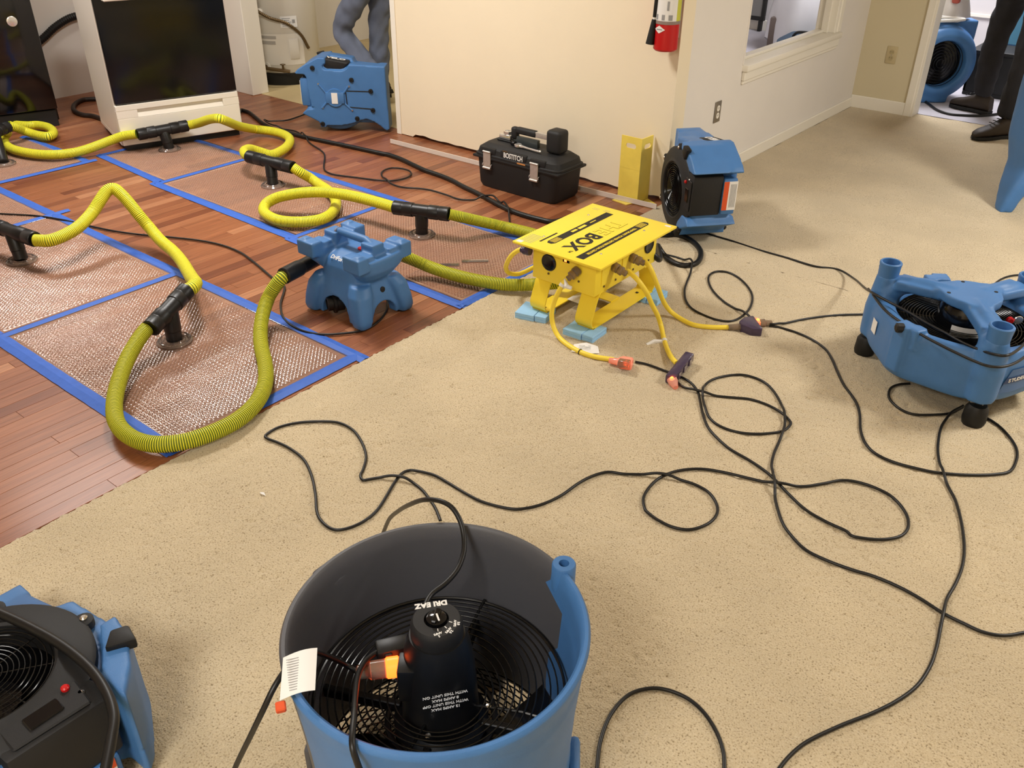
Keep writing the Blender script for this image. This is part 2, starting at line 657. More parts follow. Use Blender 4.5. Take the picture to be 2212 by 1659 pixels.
# carpet pile: real tufts near the camera, coarser further off
STEP = 0.0052
xs = np.arange(EDGE, 0.75, STEP)
ys = np.arange(0.2, 3.6, STEP)
w = rng.standard_normal((len(xs), len(ys)))
h = 0.55 * blur(w, 0.8) + 0.45 * blur(rng.standard_normal(w.shape), 1.7)
patch = 0.5 + 0.5 * np.clip(0.5 + 0.5 * blur(rng.standard_normal(w.shape), 14), 0, 1.4)
pits = np.minimum(0, h + 0.9) * 0.003 * patch
z = 0.0042 + 0.0009 * h + pits + 0.0006 * blur(rng.standard_normal(w.shape), 40)
dx = rng.standard_normal(w.shape) * 0.0016
X = np.repeat(xs[:, None], len(ys), 1)
for k in range(8):
    z[:, -1 - k] = np.minimum(z[:, -1 - k], -0.002 + 0.0009 * k)
    z[-1 - k, :] = np.minimum(z[-1 - k, :], -0.002 + 0.0009 * k)
z[0, :] = -0.006
z[1, :] = np.minimum(z[1, :], 0.001 + 0.002 * rng.random(len(ys)))
me = grid_mesh(xs, ys, z)
co = np.empty(len(me.vertices) * 3)
me.vertices.foreach_get('co', co)
co = co.reshape(-1, 3)
edge_jit = np.zeros(w.shape)
edge_jit[:2, :] = 0.003 * blur(rng.standard_normal((2, len(ys))), 1.0)[0][None, :]
co[:, 0] += edge_jit.ravel()
me.vertices.foreach_set('co', co.ravel())
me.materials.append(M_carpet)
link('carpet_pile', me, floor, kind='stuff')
xs2, ys2 = np.arange(EDGE, 3.41, 0.03), np.arange(-2.2, 6.75, 0.03)
h2 = blur(rng.standard_normal((len(xs2), len(ys2))), 1.2) * 0.0012 + 0.0038
me = grid_mesh(xs2, ys2, h2, keep=lambda c: ~((c[:, 0] > EDGE) & (c[:, 0] < 0.70) & (c[:, 1] > 0.25) & (c[:, 1] < 3.55)))
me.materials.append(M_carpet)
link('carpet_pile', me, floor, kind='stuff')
MB().box((-6.9, 4.13, -0.012), (-4.2, 6.4, 0.001)).build('vinyl_sheet', M_lino, floor)
MB().box((-6.9, 4.085, -0.012), (-4.2, 4.13, 0.002)).build('threshold_strip', M_lino, floor)
MB().box((-4.1, 4.13, -0.012), (-2.31, 6.5, 0.002)).box((-5.0, 6.5, -0.012), (-2.31, 11.2, 0.002)).box((-2.31, 6.76, -0.012), (3.4, 11.2, 0.002)).build('rear_rug', M_rearfloor, floor)


# ------------------------------------------------------------------ walls
def structure(name, boxes, m, bev=0.0):
    mb = MB()
    for lo, hi in boxes:
        mb.box(lo, hi, bev)
    return mb.build(name, m, kind='structure', smooth=False)


H = 2.45
CY = 4.012            # face of the wall behind the tool box
WX = -2.19            # face of the white wall with the opening
# centre wall stops a finger's width above the planks, its end is ragged drywall
mb = MB()
n = 90
xs3 = np.linspace(-4.185, WX, n)
bot = 0.020 + 0.0022 * blur(rng.standard_normal((2, n)), 1.0)[0]
bot[xs3 < -4.05] = 0.004
v, f = [], []
for k in range(n):
    v += [(xs3[k], CY, bot[k]), (xs3[k], CY, H), (xs3[k], CY + 0.12, bot[k]), (xs3[k], CY + 0.12, H)]
for k in range(n - 1):
    a, c = 4 * k, 4 * k + 4
    f += [(a, c, c + 1, a + 1), (a + 2, a + 3, c + 3, c + 2), (a, a + 2, c + 2, c), (a + 1, c + 1, c + 3, a + 3)]
f += [(0, 1, 3, 2), (4 * n - 4, 4 * n - 2, 4 * n - 1, 4 * n - 3)]
mb.add(v, f)
mb.build('wall_centre', M_cream, kind='structure', smooth=False)
MB().box((-4.19, CY - 0.006, 0.0), (-4.15, CY, H), 0.002).build('trim_1', M_trim, kind='structure')
WY = 6.65             # face of the beige wall
O0, O1, OZ = 4.745, 6.03, 0.585        # opening in the white wall
structure('wall_white', [((WX - 0.12, CY + 0.12, 0), (WX, O0, H)), ((WX - 0.12, O1, 0), (WX, WY + 0.12, H)), ((WX - 0.12, O0, 0), (WX, O1, OZ - 0.012)), ((WX - 0.12, O0, 2.05), (WX, O1, H))], M_offwhite)
D0 = -1.80            # doorway in the beige wall
structure('wall_beige', [((WX, WY, 0), (D0, WY + 0.12, H)), ((-0.62, WY, 0), (3.4, WY + 0.12, H)), ((D0, WY, 2.05), (-0.62, WY + 0.12, H))], M_beige)
mb = MB().box((D0, WY - 0.012, 0), (D0 + 0.06, WY + 0.13, 2.06), 0.003).box((D0 - 0.005, WY - 0.018, 0), (D0 + 0.045, WY, 2.1), 0.004)
mb.build('trim_2', M_trim, kind='structure')
MB().box((WX, WY - 0.014, 0), (D0, WY, 0.088), 0.004).build('baseboard_beige', M_trim, kind='structure')
MB().box((WX, CY + 0.01, 0), (WX + 0.014, WY - 0.014, 0.07), 0.004).build('baseboard_white', M_trim, kind='structure')
# sill and casing of the opening
win = root('window_1', None, None, (WX, O0, OZ))
win['kind'] = 'structure'
MB().box((-0.14, -0.0, -0.035), (0.035, O1 - O0 + 0.09, 0.0), 0.005, 2).box((-0.11, 0, 0.0), (-0.055, O1 - O0, 0.016), 0.003).build('window_sill', M_trim, win)
MB().box((0, 0.005, -0.085), (0.022, O1 - O0 + 0.085, -0.035), 0.004).box((0.0, 0.008, -0.105), (0.014, O1 - O0 + 0.08, -0.085), 0.003).build('sill_apron', M_trim, win)
MB().box((-0.12, O1 - O0 - 0.002, 0.0), (0.012, O1 - O0 + 0.045, 1.47), 0.004).box((-0.075, O1 - O0 - 0.02, 0.0), (-0.03, O1 - O0, 1.47), 0.003).box((0.0, O1 - O0 + 0.03, 0.0), (0.02, O1 - O0 + 0.085, 1.5), 0.005).build('window_jamb', M_trim, win)
MB().box((-0.12, -0.002, 0.0), (0.004, 0.012, 1.47), 0.002).build('window_jamb', M_offwhite, win)
# kitchen and utility closet
structure('wall_kitchen', [((-6.84, -2.2, 0), (-6.72, 6.4, H))], M_offwhite)
structure('wall_closet', [((-6.72, 6.3, 0), (-4.2, 6.4, H)), ((-4.2, CY + 0.12, 0), (-4.1, 6.4, H))], M_beige)
mb = MB().box((-6.72, 4.03, 0), (-5.74, 4.15, H)).box((-5.96, 4.016, 0), (-5.72, 4.03, H), 0.002).box((-5.74, 4.012, 0), (-5.705, 4.155, H), 0.004)
mb.build('trim_3', M_trim, kind='structure')
structure('wall_rear', [((-5.0, 9.1, 0), (3.4, 9.22, H)), ((-5.1, 6.4, 0), (-5.0, 9.22, H))], M_lilac)
MB().box((-5.0, 9.085, 0.0), (3.4, 9.1, 0.1), 0.004).box((-5.0, 9.08, 0.34), (3.4, 9.1, 0.37), 0.004).build('baseboard_rear', M_trim, kind='structure')
structure('wall_right', [((3.4, -2.2, 0), (3.5, 11.2, H))], M_offwhite)
structure('wall_entry', [((-6.84, -2.3, 0), (3.5, -2.2, H))], M_cream)
structure('ceiling', [((-6.84, -2.3, H), (3.5, 11.2, H + 0.1))], M_ceil)


# ------------------------------------------------------------------ clear dimpled drying panels, taped to the planks
def panel_mat():
    m, nt, b, N, L = node_mat('clear dimpled vinyl')
    out = nt.nodes['Material Output']
    nt.nodes.remove(b)
    tr, gl, df, fr = N('ShaderNodeBsdfTransparent'), N('ShaderNodeBsdfGlossy'), N('ShaderNodeBsdfDiffuse'), N('ShaderNodeFresnel')
    tr.inputs[0].default_value = (0.93, 0.88, 0.85, 1)
    gl.inputs['Roughness'].default_value = 0.16
    gl.inputs['Color'].default_value = (1, 0.93, 0.88, 1)
    df.inputs['Color'].default_value = (*lin((220, 178, 154)), 1)
    fr.inputs['IOR'].default_value = 1.65
    m1, m2 = N('ShaderNodeMixShader'), N('ShaderNodeMixShader')
    lw, mr = N('ShaderNodeLayerWeight'), N('ShaderNodeMapRange')
    lw.inputs[0].default_value = 0.5
    mr.inputs['From Min'].default_value, mr.inputs['From Max'].default_value = 0.25, 0.85
    mr.inputs['To Min'].default_value, mr.inputs['To Max'].default_value = 0.05, 0.62
    L(lw.outputs['Facing'], mr.inputs['Value'])
    L(mr.outputs[0], m1.inputs[0])
    L(tr.outputs[0], m1.inputs[1])
    L(df.outputs[0], m1.inputs[2])
    L(fr.outputs[0], m2.inputs[0])
    L(m1.outputs[0], m2.inputs[1])
    L(gl.outputs[0], m2.inputs[2])
    L(m2.outputs[0], out.inputs['Surface'])
    return m


M_panel = panel_mat()


def panel_sheet(x0, x1, y0, y1, cup):
    """A thin sheet with dimples on a 12 mm diamond grid; flat round the cup."""
    st = 0.0036
    xs, ys = np.arange(x0, x1 + 1e-6, st), np.arange(y0, y1 + 1e-6, st)
    X, Y = np.meshgrid(xs, ys, indexing='ij')
    p = 0.0125
    a, c = (X + Y) / math.sqrt(2), (X - Y) / math.sqrt(2)
    d = np.clip(np.cos(2 * PI * a / p) + np.cos(2 * PI * c / p), 0.1, 2) / 2
    z = 0.002 + 0.0052 * d ** 0.8
    wav = blur(rng.standard_normal(X.shape), 16) * 0.00022
    z += wav
    z = np.where(np.hypot(X - cup[0], Y - cup[1]) < 0.07, 0.0045, z)
    e = np.minimum(np.minimum(X - x0, x1 - X), np.minimum(Y - y0, y1 - Y))
    z = np.where(e < 0.02, 0.002, z)
    return grid_mesh(xs, ys, z)


def tape(parent, x0, y0, x1, y1, w=0.045, z=0.0068):
    """A strip of tape from one point to another with slightly uneven edges and a crease."""
    a, c = Vector((x0, y0)), Vector((x1, y1))
    t = (c - a).normalized()
    nrm = Vector((-t.y, t.x))
    k = max(2, int((c - a).length / 0.03))
    mb = MB()
    v, f = [], []
    bow = random.uniform(-0.004, 0.004)
    for i in range(k + 1):
        s = i / k
        q = a.lerp(c, s) + nrm * (bow * math.sin(PI * s) + random.uniform(-0.0008, 0.0008))
        for o, dz in ((-0.5, -0.004), (-0.12, 0.0), (0.0, 0.0016), (0.12, 0.0), (0.5, -0.004)):
            v.append((*(q + nrm * w * o), z + dz + random.uniform(-0.0002, 0.0003)))
    for i in range(k):
        for j in range(4):
            f.append((5 * i + j, 5 * i + 5 + j, 5 * i + 6 + j, 5 * i + 1 + j))
    return mb.add(v, f).build('tape_strip', M_tape, parent, ang=0.2)


def tee_cup(parent, x, y):
    mb = MB().lathe([(0.062, 0.004), (0.066, 0.010), (0.060, 0.016), (0.050, 0.013), (0.046, 0.016), (0.042, 0.020), (0.037, 0.020), (0.037, 0.010), (0.0, 0.009)], 40, (x, y, 0))
    mb.ring((x, y, 0.016), 0.056, 0.003, 40, 6)
    mb.build('port_cup', M_clear, parent)


def panel(label, x0, x1, y0, y1, cup, tapes):
    t = root('drying_panel', label, 'drying panel', (0, 0, 0), group='clear drying panels taped to the wood floor')
    me = panel_sheet(x0, x1, y0, y1, cup)
    me.materials.append(M_panel)
    link('dimpled_sheet', me, t)
    MB().tube([(x0, y0, .003), (x1, y0, .003), (x1, y1, .003), (x0, y1, .003)], 0.0022, 6, closed=True).build('sheet_rim', M_clear, t)
    tee_cup(t, *cup)
    for s in tapes:
        tape(t, *s)
    return t


panel('clear dimpled panel at the carpet edge under the big green hose loop', -3.335, -2.235, 1.085, 1.82, (-2.815, 1.475),
      [(-3.40, 1.068, -2.19, 1.068, 0.058), (-3.36, 1.842, -2.165, 1.842, 0.05), (-2.212, 1.05, -2.212, 1.86, 0.052, 0.0075), (-3.358, 1.045, -3.358, 1.83, 0.036, 0.0075)])
panel('clear dimpled panel beside the carpet edge one, cropped at the photo left side', -4.43, -3.375, 1.085, 1.82, (-3.995, 1.465),
      [(-4.46, 1.068, -3.40, 1.068, 0.058), (-4.47, 1.845, -3.34, 1.842, 0.05), (-4.452, 1.05, -4.458, 1.925, 0.042, 0.0075)])
panel('clear dimpled panel in the far corner of the near row, nearest the refrigerator', -5.52, -4.475, 1.085, 1.82, (-5.1, 1.46),
      [(-5.55, 1.842, -4.44, 1.842, 0.05)])
panel('clear dimpled panel between the blue injection unit and the yellow power box', -3.275, -2.215, 2.435, 3.09, (-2.84, 2.84),
      [(-3.31, 2.412, -2.175, 2.40, 0.055), (-3.33, 3.11, -2.17, 3.11, 0.05), (-2.195, 2.385, -2.195, 3.13, 0.052, 0.0075), (-3.292, 2.40, -3.292, 3.115, 0.034, 0.0075)])
panel('clear dimpled panel under the flat yellow hose ring', -4.455, -3.31, 2.46, 3.09, (-3.963, 2.83),
      [(-4.51, 2.44, -3.29, 2.425, 0.055), (-4.50, 3.11, -3.31, 3.112, 0.05), (-4.478, 2.43, -4.475, 3.06, 0.036, 0.0075)])
panel('clear dimpled panel under the front of the white stove', -5.19, -4.50, 2.50, 3.09, (-4.975, 2.841),
      [(-5.21, 2.515, -4.49, 2.47, 0.05), (-5.2, 3.06, -4.48, 3.07, 0.045), (-5.195, 2.52, -5.185, 3.06, 0.04, 0.0075)])
panel('clear dimpled panel in front of the black refrigerator', -5.90, -5.17, 1.80, 2.41, (-5.45, 2.06),
      [(-5.155, 1.86, -5.135, 2.45, 0.045), (-5.93, 2.40, -5.14, 2.40, 0.045)])


# two strips of clear patch tape on the panel near the power box
def patch(label, c, ang, l, w):
    mb = MB().box((-l / 2, -w / 2, 0), (l / 2, w / 2, 0.0012), 0.0004)
    mb.xform(Matrix.Translation((*c, 0.0068)) @ Matrix.Rotation(ang, 4, 'Z'))
    mb.build('patch_tape', M_clear, label=label, cat='tape', group='clear patches on the panel by the power box')


patch('clear patch tape on the dimpled panel, nearer the power box', (-2.44, 2.77), 0.75, 0.12, 0.03)
patch('clear patch tape on the dimpled panel, nearer the blue injection unit', (-2.50, 2.665), 0.75, 0.085, 0.03)


# ------------------------------------------------------------------ black tees
def tee(label, foot, a, c, r=0.0315):
    """A T fitting: stem from the cup up to the horizontal run between points a and c."""
    foot, a, c = Vector(foot), Vector(a), Vector(c)
    t = root('tee_fitting', label, 'hose fitting', foot, group='black tee fittings on the drying panels')
    a, c = a - foot, c - foot
    d = (c - a)
    L = d.length
    m = (a + c) / 2
    MB().lathe([(r * 0.86, 0.0), (r * 0.98, 0.004), (r * 0.98, L - 0.004), (r * 0.86, L)], 24, a, d).build('run_pipe', M_black, t)
    for s in (0, 1):
        o = a if s == 0 else a + d * 0.64
        w = L * 0.36
        MB().lathe([(r * 1.0, 0), (r * 1.09, 0.003), (r * 1.09, w * 0.45), (r * 1.04, w * 0.48), (r * 1.04, w * 0.54), (r * 1.09, w * 0.57), (r * 1.09, w - 0.003), (r * 1.0, w)], 24, o, d).build('coupling', M_black, t)
    top = Vector((m.x, m.y, m.z))
    bot = Vector((0, 0, 0.012))
    sd = top - bot
    SL = sd.length
    MB().lathe([(r * 0.8, 0), (r * 0.94, 0.004), (r * 0.94, SL * 0.32), (r * 1.0, SL * 0.34), (r * 1.0, SL * 0.9), (r * 0.8, SL)], 22, bot, sd).build('stem', M_black, t)
    return t


tee('black tee fitting joining the big hose loop, on the carpet edge panel', (-2.815, 1.475, 0), [(-2.775,1.373,0.115)][0], [(-2.856,1.587,0.165)][0])
tee('black tee fitting leaving the photo on its left side, by the tall hose peak', (-3.995, 1.465, 0), [(-4.202,1.449,0.135)][0], [(-3.861,1.494,0.135)][0])
tee('black tee fitting on the panel between injection unit and power box', (-2.84, 2.84, 0), [(-2.966,2.786,0.130)][0], [(-2.701,2.889,0.130)][0])
tee('black tee fitting on the panel with the flat hose ring', (-3.963, 2.83, 0), [(-4.152,2.828,0.130)][0], [(-3.822,2.873,0.125)][0])
tee('black tee fitting before the white stove drawer', (-4.975, 2.841, 0), [(-5.036,2.688,0.118)][0], [(-4.947,2.973,0.130)][0])
tee('black tee fitting in front of the refrigerator, half out of the photo', (-5.45, 2.06, 0), [(-5.608,2.027,0.130)][0], [(-5.737,2.252,0.130)][0])


# ------------------------------------------------------------------ yellow ribbed hoses
def hose(label, P, frac=0.72, r=0.0268, pitch=0.0066, zmin=True):
    path = spline(P, pitch / 6)
    n = len(path)
    if zmin:
        path = [Vector((p.x, p.y, max(p.z, r + 0.0105))) for p in path]
    R, mi = [], []
    per = max(6, round(pitch / (path[1] - path[0]).length))
    hi = max(2, round(per * frac))
    for i in range(n):
        k = i % per
        R.append(r if k < hi else r * 0.92)
    mb = MB().tube(path, R, 14)
    k = 14
    mb.m = []
    for i in range(n - 1):
        lowpair = R[i] < r or R[i + 1] < r
        mb.m += [1 if lowpair and not (R[i] == r and R[i + 1] == r) else 0] * k
    mb.m += [1, 1]
    LAID.extend((p.x, p.y, p.z, r) for p in path[::6])
    return mb.build('ribbed_hose', [M_hose, M_groove], label=label, cat='hose', smooth=True, ang=0.5)


hose('long yellow-green hose loop swinging out to the carpet from the injection unit',
     [(-2.639,1.896,0.190),(-2.637,1.862,0.180),(-2.650,1.835,0.150),(-2.657,1.802,0.110),(-2.617,1.740,0.075),(-2.554,1.678,0.050),(-2.473,1.619,0.040),(-2.374,1.558,0.040),(-2.288,1.496,0.040),(-2.221,1.431,0.040),(-2.172,1.357,0.040),(-2.146,1.283,0.040),(-2.142,1.216,0.040),(-2.153,1.144,0.040),(-2.178,1.084,0.040),(-2.226,1.033,0.040),(-2.287,1.009,0.040),(-2.358,1.006,0.042),(-2.427,1.021,0.045),(-2.496,1.055,0.050),(-2.568,1.104,0.055),(-2.638,1.164,0.065),(-2.707,1.236,0.080),(-2.756,1.302,0.095),(-2.785,1.353,0.108),(-2.797,1.384,0.114)], 0.5)
hose('bright yellow hose rising to a tall peak over the bare planks',
     [(-2.856,1.584,0.163),(-2.860,1.614,0.165),(-2.896,1.651,0.160),(-2.998,1.700,0.130),(-3.159,1.779,0.085),(-3.331,1.855,0.060),(-3.456,1.894,0.060),(-3.575,1.910,0.075),(-3.676,1.922,0.110),(-3.718,1.909,0.160),(-3.768,1.901,0.210),(-3.813,1.894,0.245),(-3.852,1.888,0.260),(-3.862,1.859,0.255),(-3.855,1.815,0.225),(-3.842,1.758,0.185),(-3.803,1.675,0.160),(-3.789,1.602,0.145),(-3.797,1.529,0.136),(-3.849,1.488,0.135)], 0.88)
hose('bright yellow hose lying in a flat ring on a panel',
     [(-3.822,2.873,0.125),(-3.787,2.892,0.100),(-3.783,2.944,0.060),(-3.714,2.944,0.040),(-3.609,2.914,0.040),(-3.499,2.866,0.040),(-3.405,2.798,0.040),(-3.329,2.709,0.040),(-3.298,2.629,0.040),(-3.310,2.568,0.040),(-3.359,2.507,0.040),(-3.433,2.467,0.040),(-3.521,2.468,0.040),(-3.594,2.491,0.045),(-3.630,2.536,0.060),(-3.602,2.577,0.085),(-3.535,2.606,0.110),(-3.469,2.650,0.125),(-3.393,2.707,0.130),(-3.301,2.749,0.130),(-3.190,2.772,0.130),(-3.068,2.783,0.130),(-2.961,2.788,0.130)], 0.85)
hose('yellow hose bulging forward between stove fitting and ring fitting',
     [(-4.947,2.973,0.130),(-4.877,3.004,0.150),(-4.731,2.992,0.200),(-4.607,2.976,0.230),(-4.618,3.036,0.200),(-4.736,3.189,0.120),(-4.816,3.359,0.050),(-4.734,3.421,0.040),(-4.616,3.426,0.040),(-4.504,3.387,0.040),(-4.403,3.292,0.040),(-4.341,3.184,0.040),(-4.318,3.098,0.045),(-4.340,3.042,0.070),(-4.344,2.979,0.100),(-4.281,2.897,0.120),(-4.197,2.843,0.128),(-4.141,2.826,0.130)], 0.9)
hose('yellow hose sagging from the refrigerator fitting to the stove fitting',
     [(-5.715,2.222,0.120),(-5.802,2.264,0.080),(-5.837,2.254,0.050),(-5.728,2.205,0.040),(-5.583,2.182,0.040),(-5.462,2.199,0.040),(-5.348,2.242,0.040),(-5.274,2.305,0.040),(-5.239,2.389,0.040),(-5.213,2.455,0.050),(-5.194,2.528,0.065),(-5.163,2.596,0.085),(-5.118,2.645,0.105),(-5.051,2.695,0.118)], 0.9)
hose('yellow hose doubling back by the refrigerator foot',
     [(-5.810,2.287,0.120),(-5.809,2.322,0.100),(-5.848,2.381,0.060),(-5.801,2.416,0.040),(-5.721,2.429,0.040),(-5.683,2.452,0.040),(-5.709,2.495,0.040),(-5.795,2.534,0.040),(-5.896,2.549,0.040),(-5.978,2.530,0.040),(-6.017,2.484,0.040),(-6.089,2.448,0.040),(-6.187,2.429,0.040)], 0.9)
hose('yellow-green hose running under the power box back to the injection unit',
     [(-2.702,2.888,0.130),(-2.668,2.927,0.115),(-2.641,2.986,0.090),(-2.568,3.085,0.050),(-2.479,3.120,0.040),(-2.387,3.129,0.040),(-2.225,3.130,0.040),(-2.060,3.096,0.040),(-1.968,3.022,0.045),(-1.913,2.903,0.060),(-1.891,2.759,0.085),(-1.917,2.689,0.085),(-2.017,2.679,0.050),(-2.092,2.636,0.040),(-2.160,2.595,0.040),(-2.270,2.560,0.040),(-2.387,2.531,0.045),(-2.488,2.505,0.060),(-2.544,2.464,0.090),(-2.586,2.418,0.120),(-2.626,2.384,0.140)], 0.5)


# ------------------------------------------------------------------ low-profile air movers
# local frame: x towards the outlet, -y towards the handle, z from the base plate to the intake grille
AM_OUT = [(240, 505), (300, 430), (420, 350), (540, 290), (650, 215), (720, 190), (820, 200), (830, 250), (740, 265), (775, 405), (830, 425), (1130, 430), (1200, 390), (1240, 305),
          (1550, 325), (1860, 345), (1885, 900), (1900, 1560), (1850, 1600), (1740, 1500), (1620, 1410), (1500, 1370), (1400, 1385), (1280, 1440), (1150, 1480), (1000, 1505), (860, 1512), (740, 1500), (735, 1552),
          (640, 1545), (620, 1440), (520, 1385), (400, 1325), (310, 1278), (400, 1190), (560, 1175), (615, 1222), (600, 1165), (500, 1135), (470, 900), (450, 560), (430, 522)]
am = lambda X, Y: ((X - 1090) * 0.6 / 1700, (Y - 1600) * 0.45 / 1400)


def air_mover(label, M, mirror=False):
    t = root('air_mover', label, 'air mover', group='blue low-profile air movers')
    t.matrix_world = M
    out = [am(*p) for p in AM_OUT]
    c = am(960, 960)
    mb = MB().prism(out, 0.0, 0.05)
    mb.lathe([(0.205, 0.02), (0.21, 0.06), (0.205, 0.19), (0.19, 0.212)], 48, (*c, 0))
    mb.prism([am(960, 430), am(1240, 330), am(1880, 350), am(1880, 1480), am(1500, 1380), am(960, 1480)], 0.03, 0.11)
    mb.prism([(-0.05, 0.03), (-0.05, 0.19), (0.08, 0.19), (0.28, 0.112), (0.28, 0.03)], 0.045, 0.40, M=Matrix(((1, 0, 0, 0), (0, 0, -1, 0), (0, 1, 0, 0), (0, 0, 0, 1))))
    mb.prism([am(800, 196), am(1250, 262), am(1300, 440), am(790, 440)], 0.115, 0.20)
    # thicker lip of the outlet
    mb.prism([am(1760, 335), am(1890, 345), am(1905, 1580), am(1760, 1500)], 0.0, 0.125)
    # two fins on the end opposite the outlet, as wide as the body is thick
    for zz in ((0.0, 0.235),):
        mb.prism([am(240, 505), am(420, 350), am(650, 215), am(820, 200), am(830, 300), am(640, 400), am(470, 520)], *zz)
        mb.prism([am(310, 1278), am(400, 1190), am(560, 1190), am(700, 1350), am(740, 1550), am(630, 1545), am(610, 1440)], *zz)
    body = moulded(mb, 'housing', M_blue, t, voxel=0.0065, smooth=4, cut=[MB().lathe([(0.132, 0.07), (0.132, 0.4)], 40, (*c, 0))])
    # intake plate, ring, wires
    r0 = 0.128
    mb = MB().lathe([(0.2, 0.205), (0.2, 0.222), (0.192, 0.228), (0.15, 0.232), (r0 + 0.006, 0.24), (r0, 0.236), (r0 - 0.004, 0.19), (r0 - 0.004, 0.18)], 64, (*c, 0), shut=False)
    for k in range(6):
        a = PI / 6 + k * PI / 3
        mb.lathe([(0.02, 0.206), (0.02, 0.224), (0.014, 0.226), (0.0, 0.226)], 14, (c[0] + 0.2 * math.cos(a), c[1] + 0.2 * math.sin(a), 0))
    mb.build('intake_plate', M_matte, t)
    for k in range(6):
        a = PI / 6 + k * PI / 3
        MB().lathe([(0.008, 0.0), (0.008, 0.003), (0.004, 0.006), (0, 0.006)], 12, (c[0] + 0.202 * math.cos(a), c[1] + 0.202 * math.sin(a), 0.226)).build('screw', M_steel, t)
    mb = MB()
    for k in range(1, 13):
        mb.ring((*c, 0.232 + 0.004 * math.cos(k / 12 * PI / 2)), 0.0098 * k + 0.006, 0.0013, 40, 5)
    for k in range(8):
        a = k * PI / 4 + 0.2
        mb.tube([(c[0] + 0.02 * math.cos(a), c[1] + 0.02 * math.sin(a), 0.234), (c[0] + 0.127 * math.cos(a), c[1] + 0.127 * math.sin(a), 0.23)], 0.0016, 5)
    mb.build('intake_grille', M_wire, t)
    MB().lathe([(0.1315, 0.2), (0.1315, 0.10), (0.06, 0.12), (0.05, 0.16), (0.0, 0.17)], 40, (*c, 0), shut=False).build('impeller', M_gloss, t)
    # electrical box between the fins
    p0 = [am(330, 560), am(460, 520), am(620, 600), am(620, 1150), am(470, 1150), am(350, 1140)]
    MB().prism(p0, 0.08, 0.225, 0.008, 2).prism([am(360, 640), am(560, 620), am(560, 1080), am(380, 1080)], 0.225, 0.232, 0.003).build('switch_box', M_matte, t)
    MB().box((*am(420, 760), 0.232), (*am(520, 960), 0.236), 0.002).build('receptacle_cover', M_gloss, t)
    MB().lathe([(0.008, 0), (0.008, 0.006), (0.005, 0.009), (0, 0.009)], 14, (*am(540, 690), 0.231)).build('reset_button', M_red, t)
    MB().box((*am(325, 600), 0.012), (*am(480, 1130), 0.079), 0.008, 2).build('blue_side', M_blue, t)
    lb = MB().box((*am(320, 640), 0.012), (*am(326, 1060), 0.078)).build('warning_label', M_paper, t)
    MB().box((*am(318, 640), 0.054), (*am(320, 1060), 0.078)).build('warning_band', M_orange, lb)
    mb = MB()
    for k in range(5):
        mb.box((am(318, 0)[0], am(0, 680)[1] + 0.0, 0.018 + 0.006 * k), (am(320, 0)[0], am(0, 1020)[1], 0.0205 + 0.006 * k))
    mb.build('fine_print', M_grey_print, lb)
    # black rubber shoes on the grille side of each fin
    for q in ([(520, 235), (660, 200), (700, 300), (600, 400)], [(560, 1420), (640, 1400), (700, 1500), (640, 1560)]):
        MB().prism([am(*p) for p in q], 0.222, 0.248, 0.006, 2).build('rubber_shoe', M_rubber, t)
    # handle bar with lettering in the notch of the long side
    hb = MB().prism([am(740, 235), am(830, 215), am(1200, 280), am(1240, 300), am(1150, 400), am(1080, 425), am(840, 420), am(780, 390)], 0.015, 0.10, 0.014, 3).build('handle', M_matte, t)
    a, b = Vector((*am(800, 206), 0.062)), Vector((*am(1180, 268), 0.062))
    text('lettering', 'VELO', 0.05, frame(((a + b) / 2)[:], (b - a)[:], (0, 0, 1)), M_paper, hb, bold=0.002, sx=1.0)
    # underside: motor boss, label, ribs, rubber feet, bolts
    mb = MB().box((*am(780, 840), -0.012), (*am(1120, 1060), 0.004), 0.006, 2).lathe([(0.055, -0.010), (0.06, 0.004)], 28, (*am(950, 950), 0))
    for A, B in (((1120, 850), (1210, 720)), ((1120, 1060), (1240, 1190)), ((790, 1040), (690, 1160)), ((790, 860), (670, 690))):
        mb.tube([(*am(*A), -0.001), (*am(*B), -0.001)], 0.007, 8)
    mb.build('motor_boss', M_blue, t)
    MB().box((*am(890, 850), -0.0135), (*am(1000, 1060), -0.0115)).build('serial_label', M_paper, t)
    for A, B in (((1170, 815), (1590, 820)), ((1180, 1130), (1600, 1160)), ((1150, 830), (1160, 1120))):
        MB().tube([(*am(*A), -0.0005), (*am(*B), -0.0005)], 0.0035, 6).build('groove_rib', M_matte, t)
    for p in ((590, 385), (1275, 600), (1610, 810), (1625, 1180), (675, 1470), (1325, 1350)):
        MB().lathe([(0.013, 0.004), (0.015, -0.008), (0.011, -0.014), (0.004, -0.014), (0.004, -0.009), (0, -0.009)], 20, (*am(*p), 0)).build('rubber_foot', M_rubber, t)
    for p in ((670, 690), (1220, 725), (705, 1150), (1245, 1190)):
        MB().lathe([(0.006, 0.0), (0.006, -0.006), (0, -0.006)], 10, (*am(*p), 0)).build('bolt', M_steel, t)
    return t


def stand(x, y, u, z=0.0, tilt=0.0):
    u = Vector((*u, 0)).normalized()
    v = Vector((0, 0, 1))
    w = v.cross(u)
    if tilt:
        R = Matrix.Rotation(tilt, 3, u)
        v, w = R @ v, R @ w
    return Matrix(((u.x, -v.x, w.x, x), (u.y, -v.y, w.y, y), (u.z, -v.z, w.z, z), (0, 0, 0, 1)))


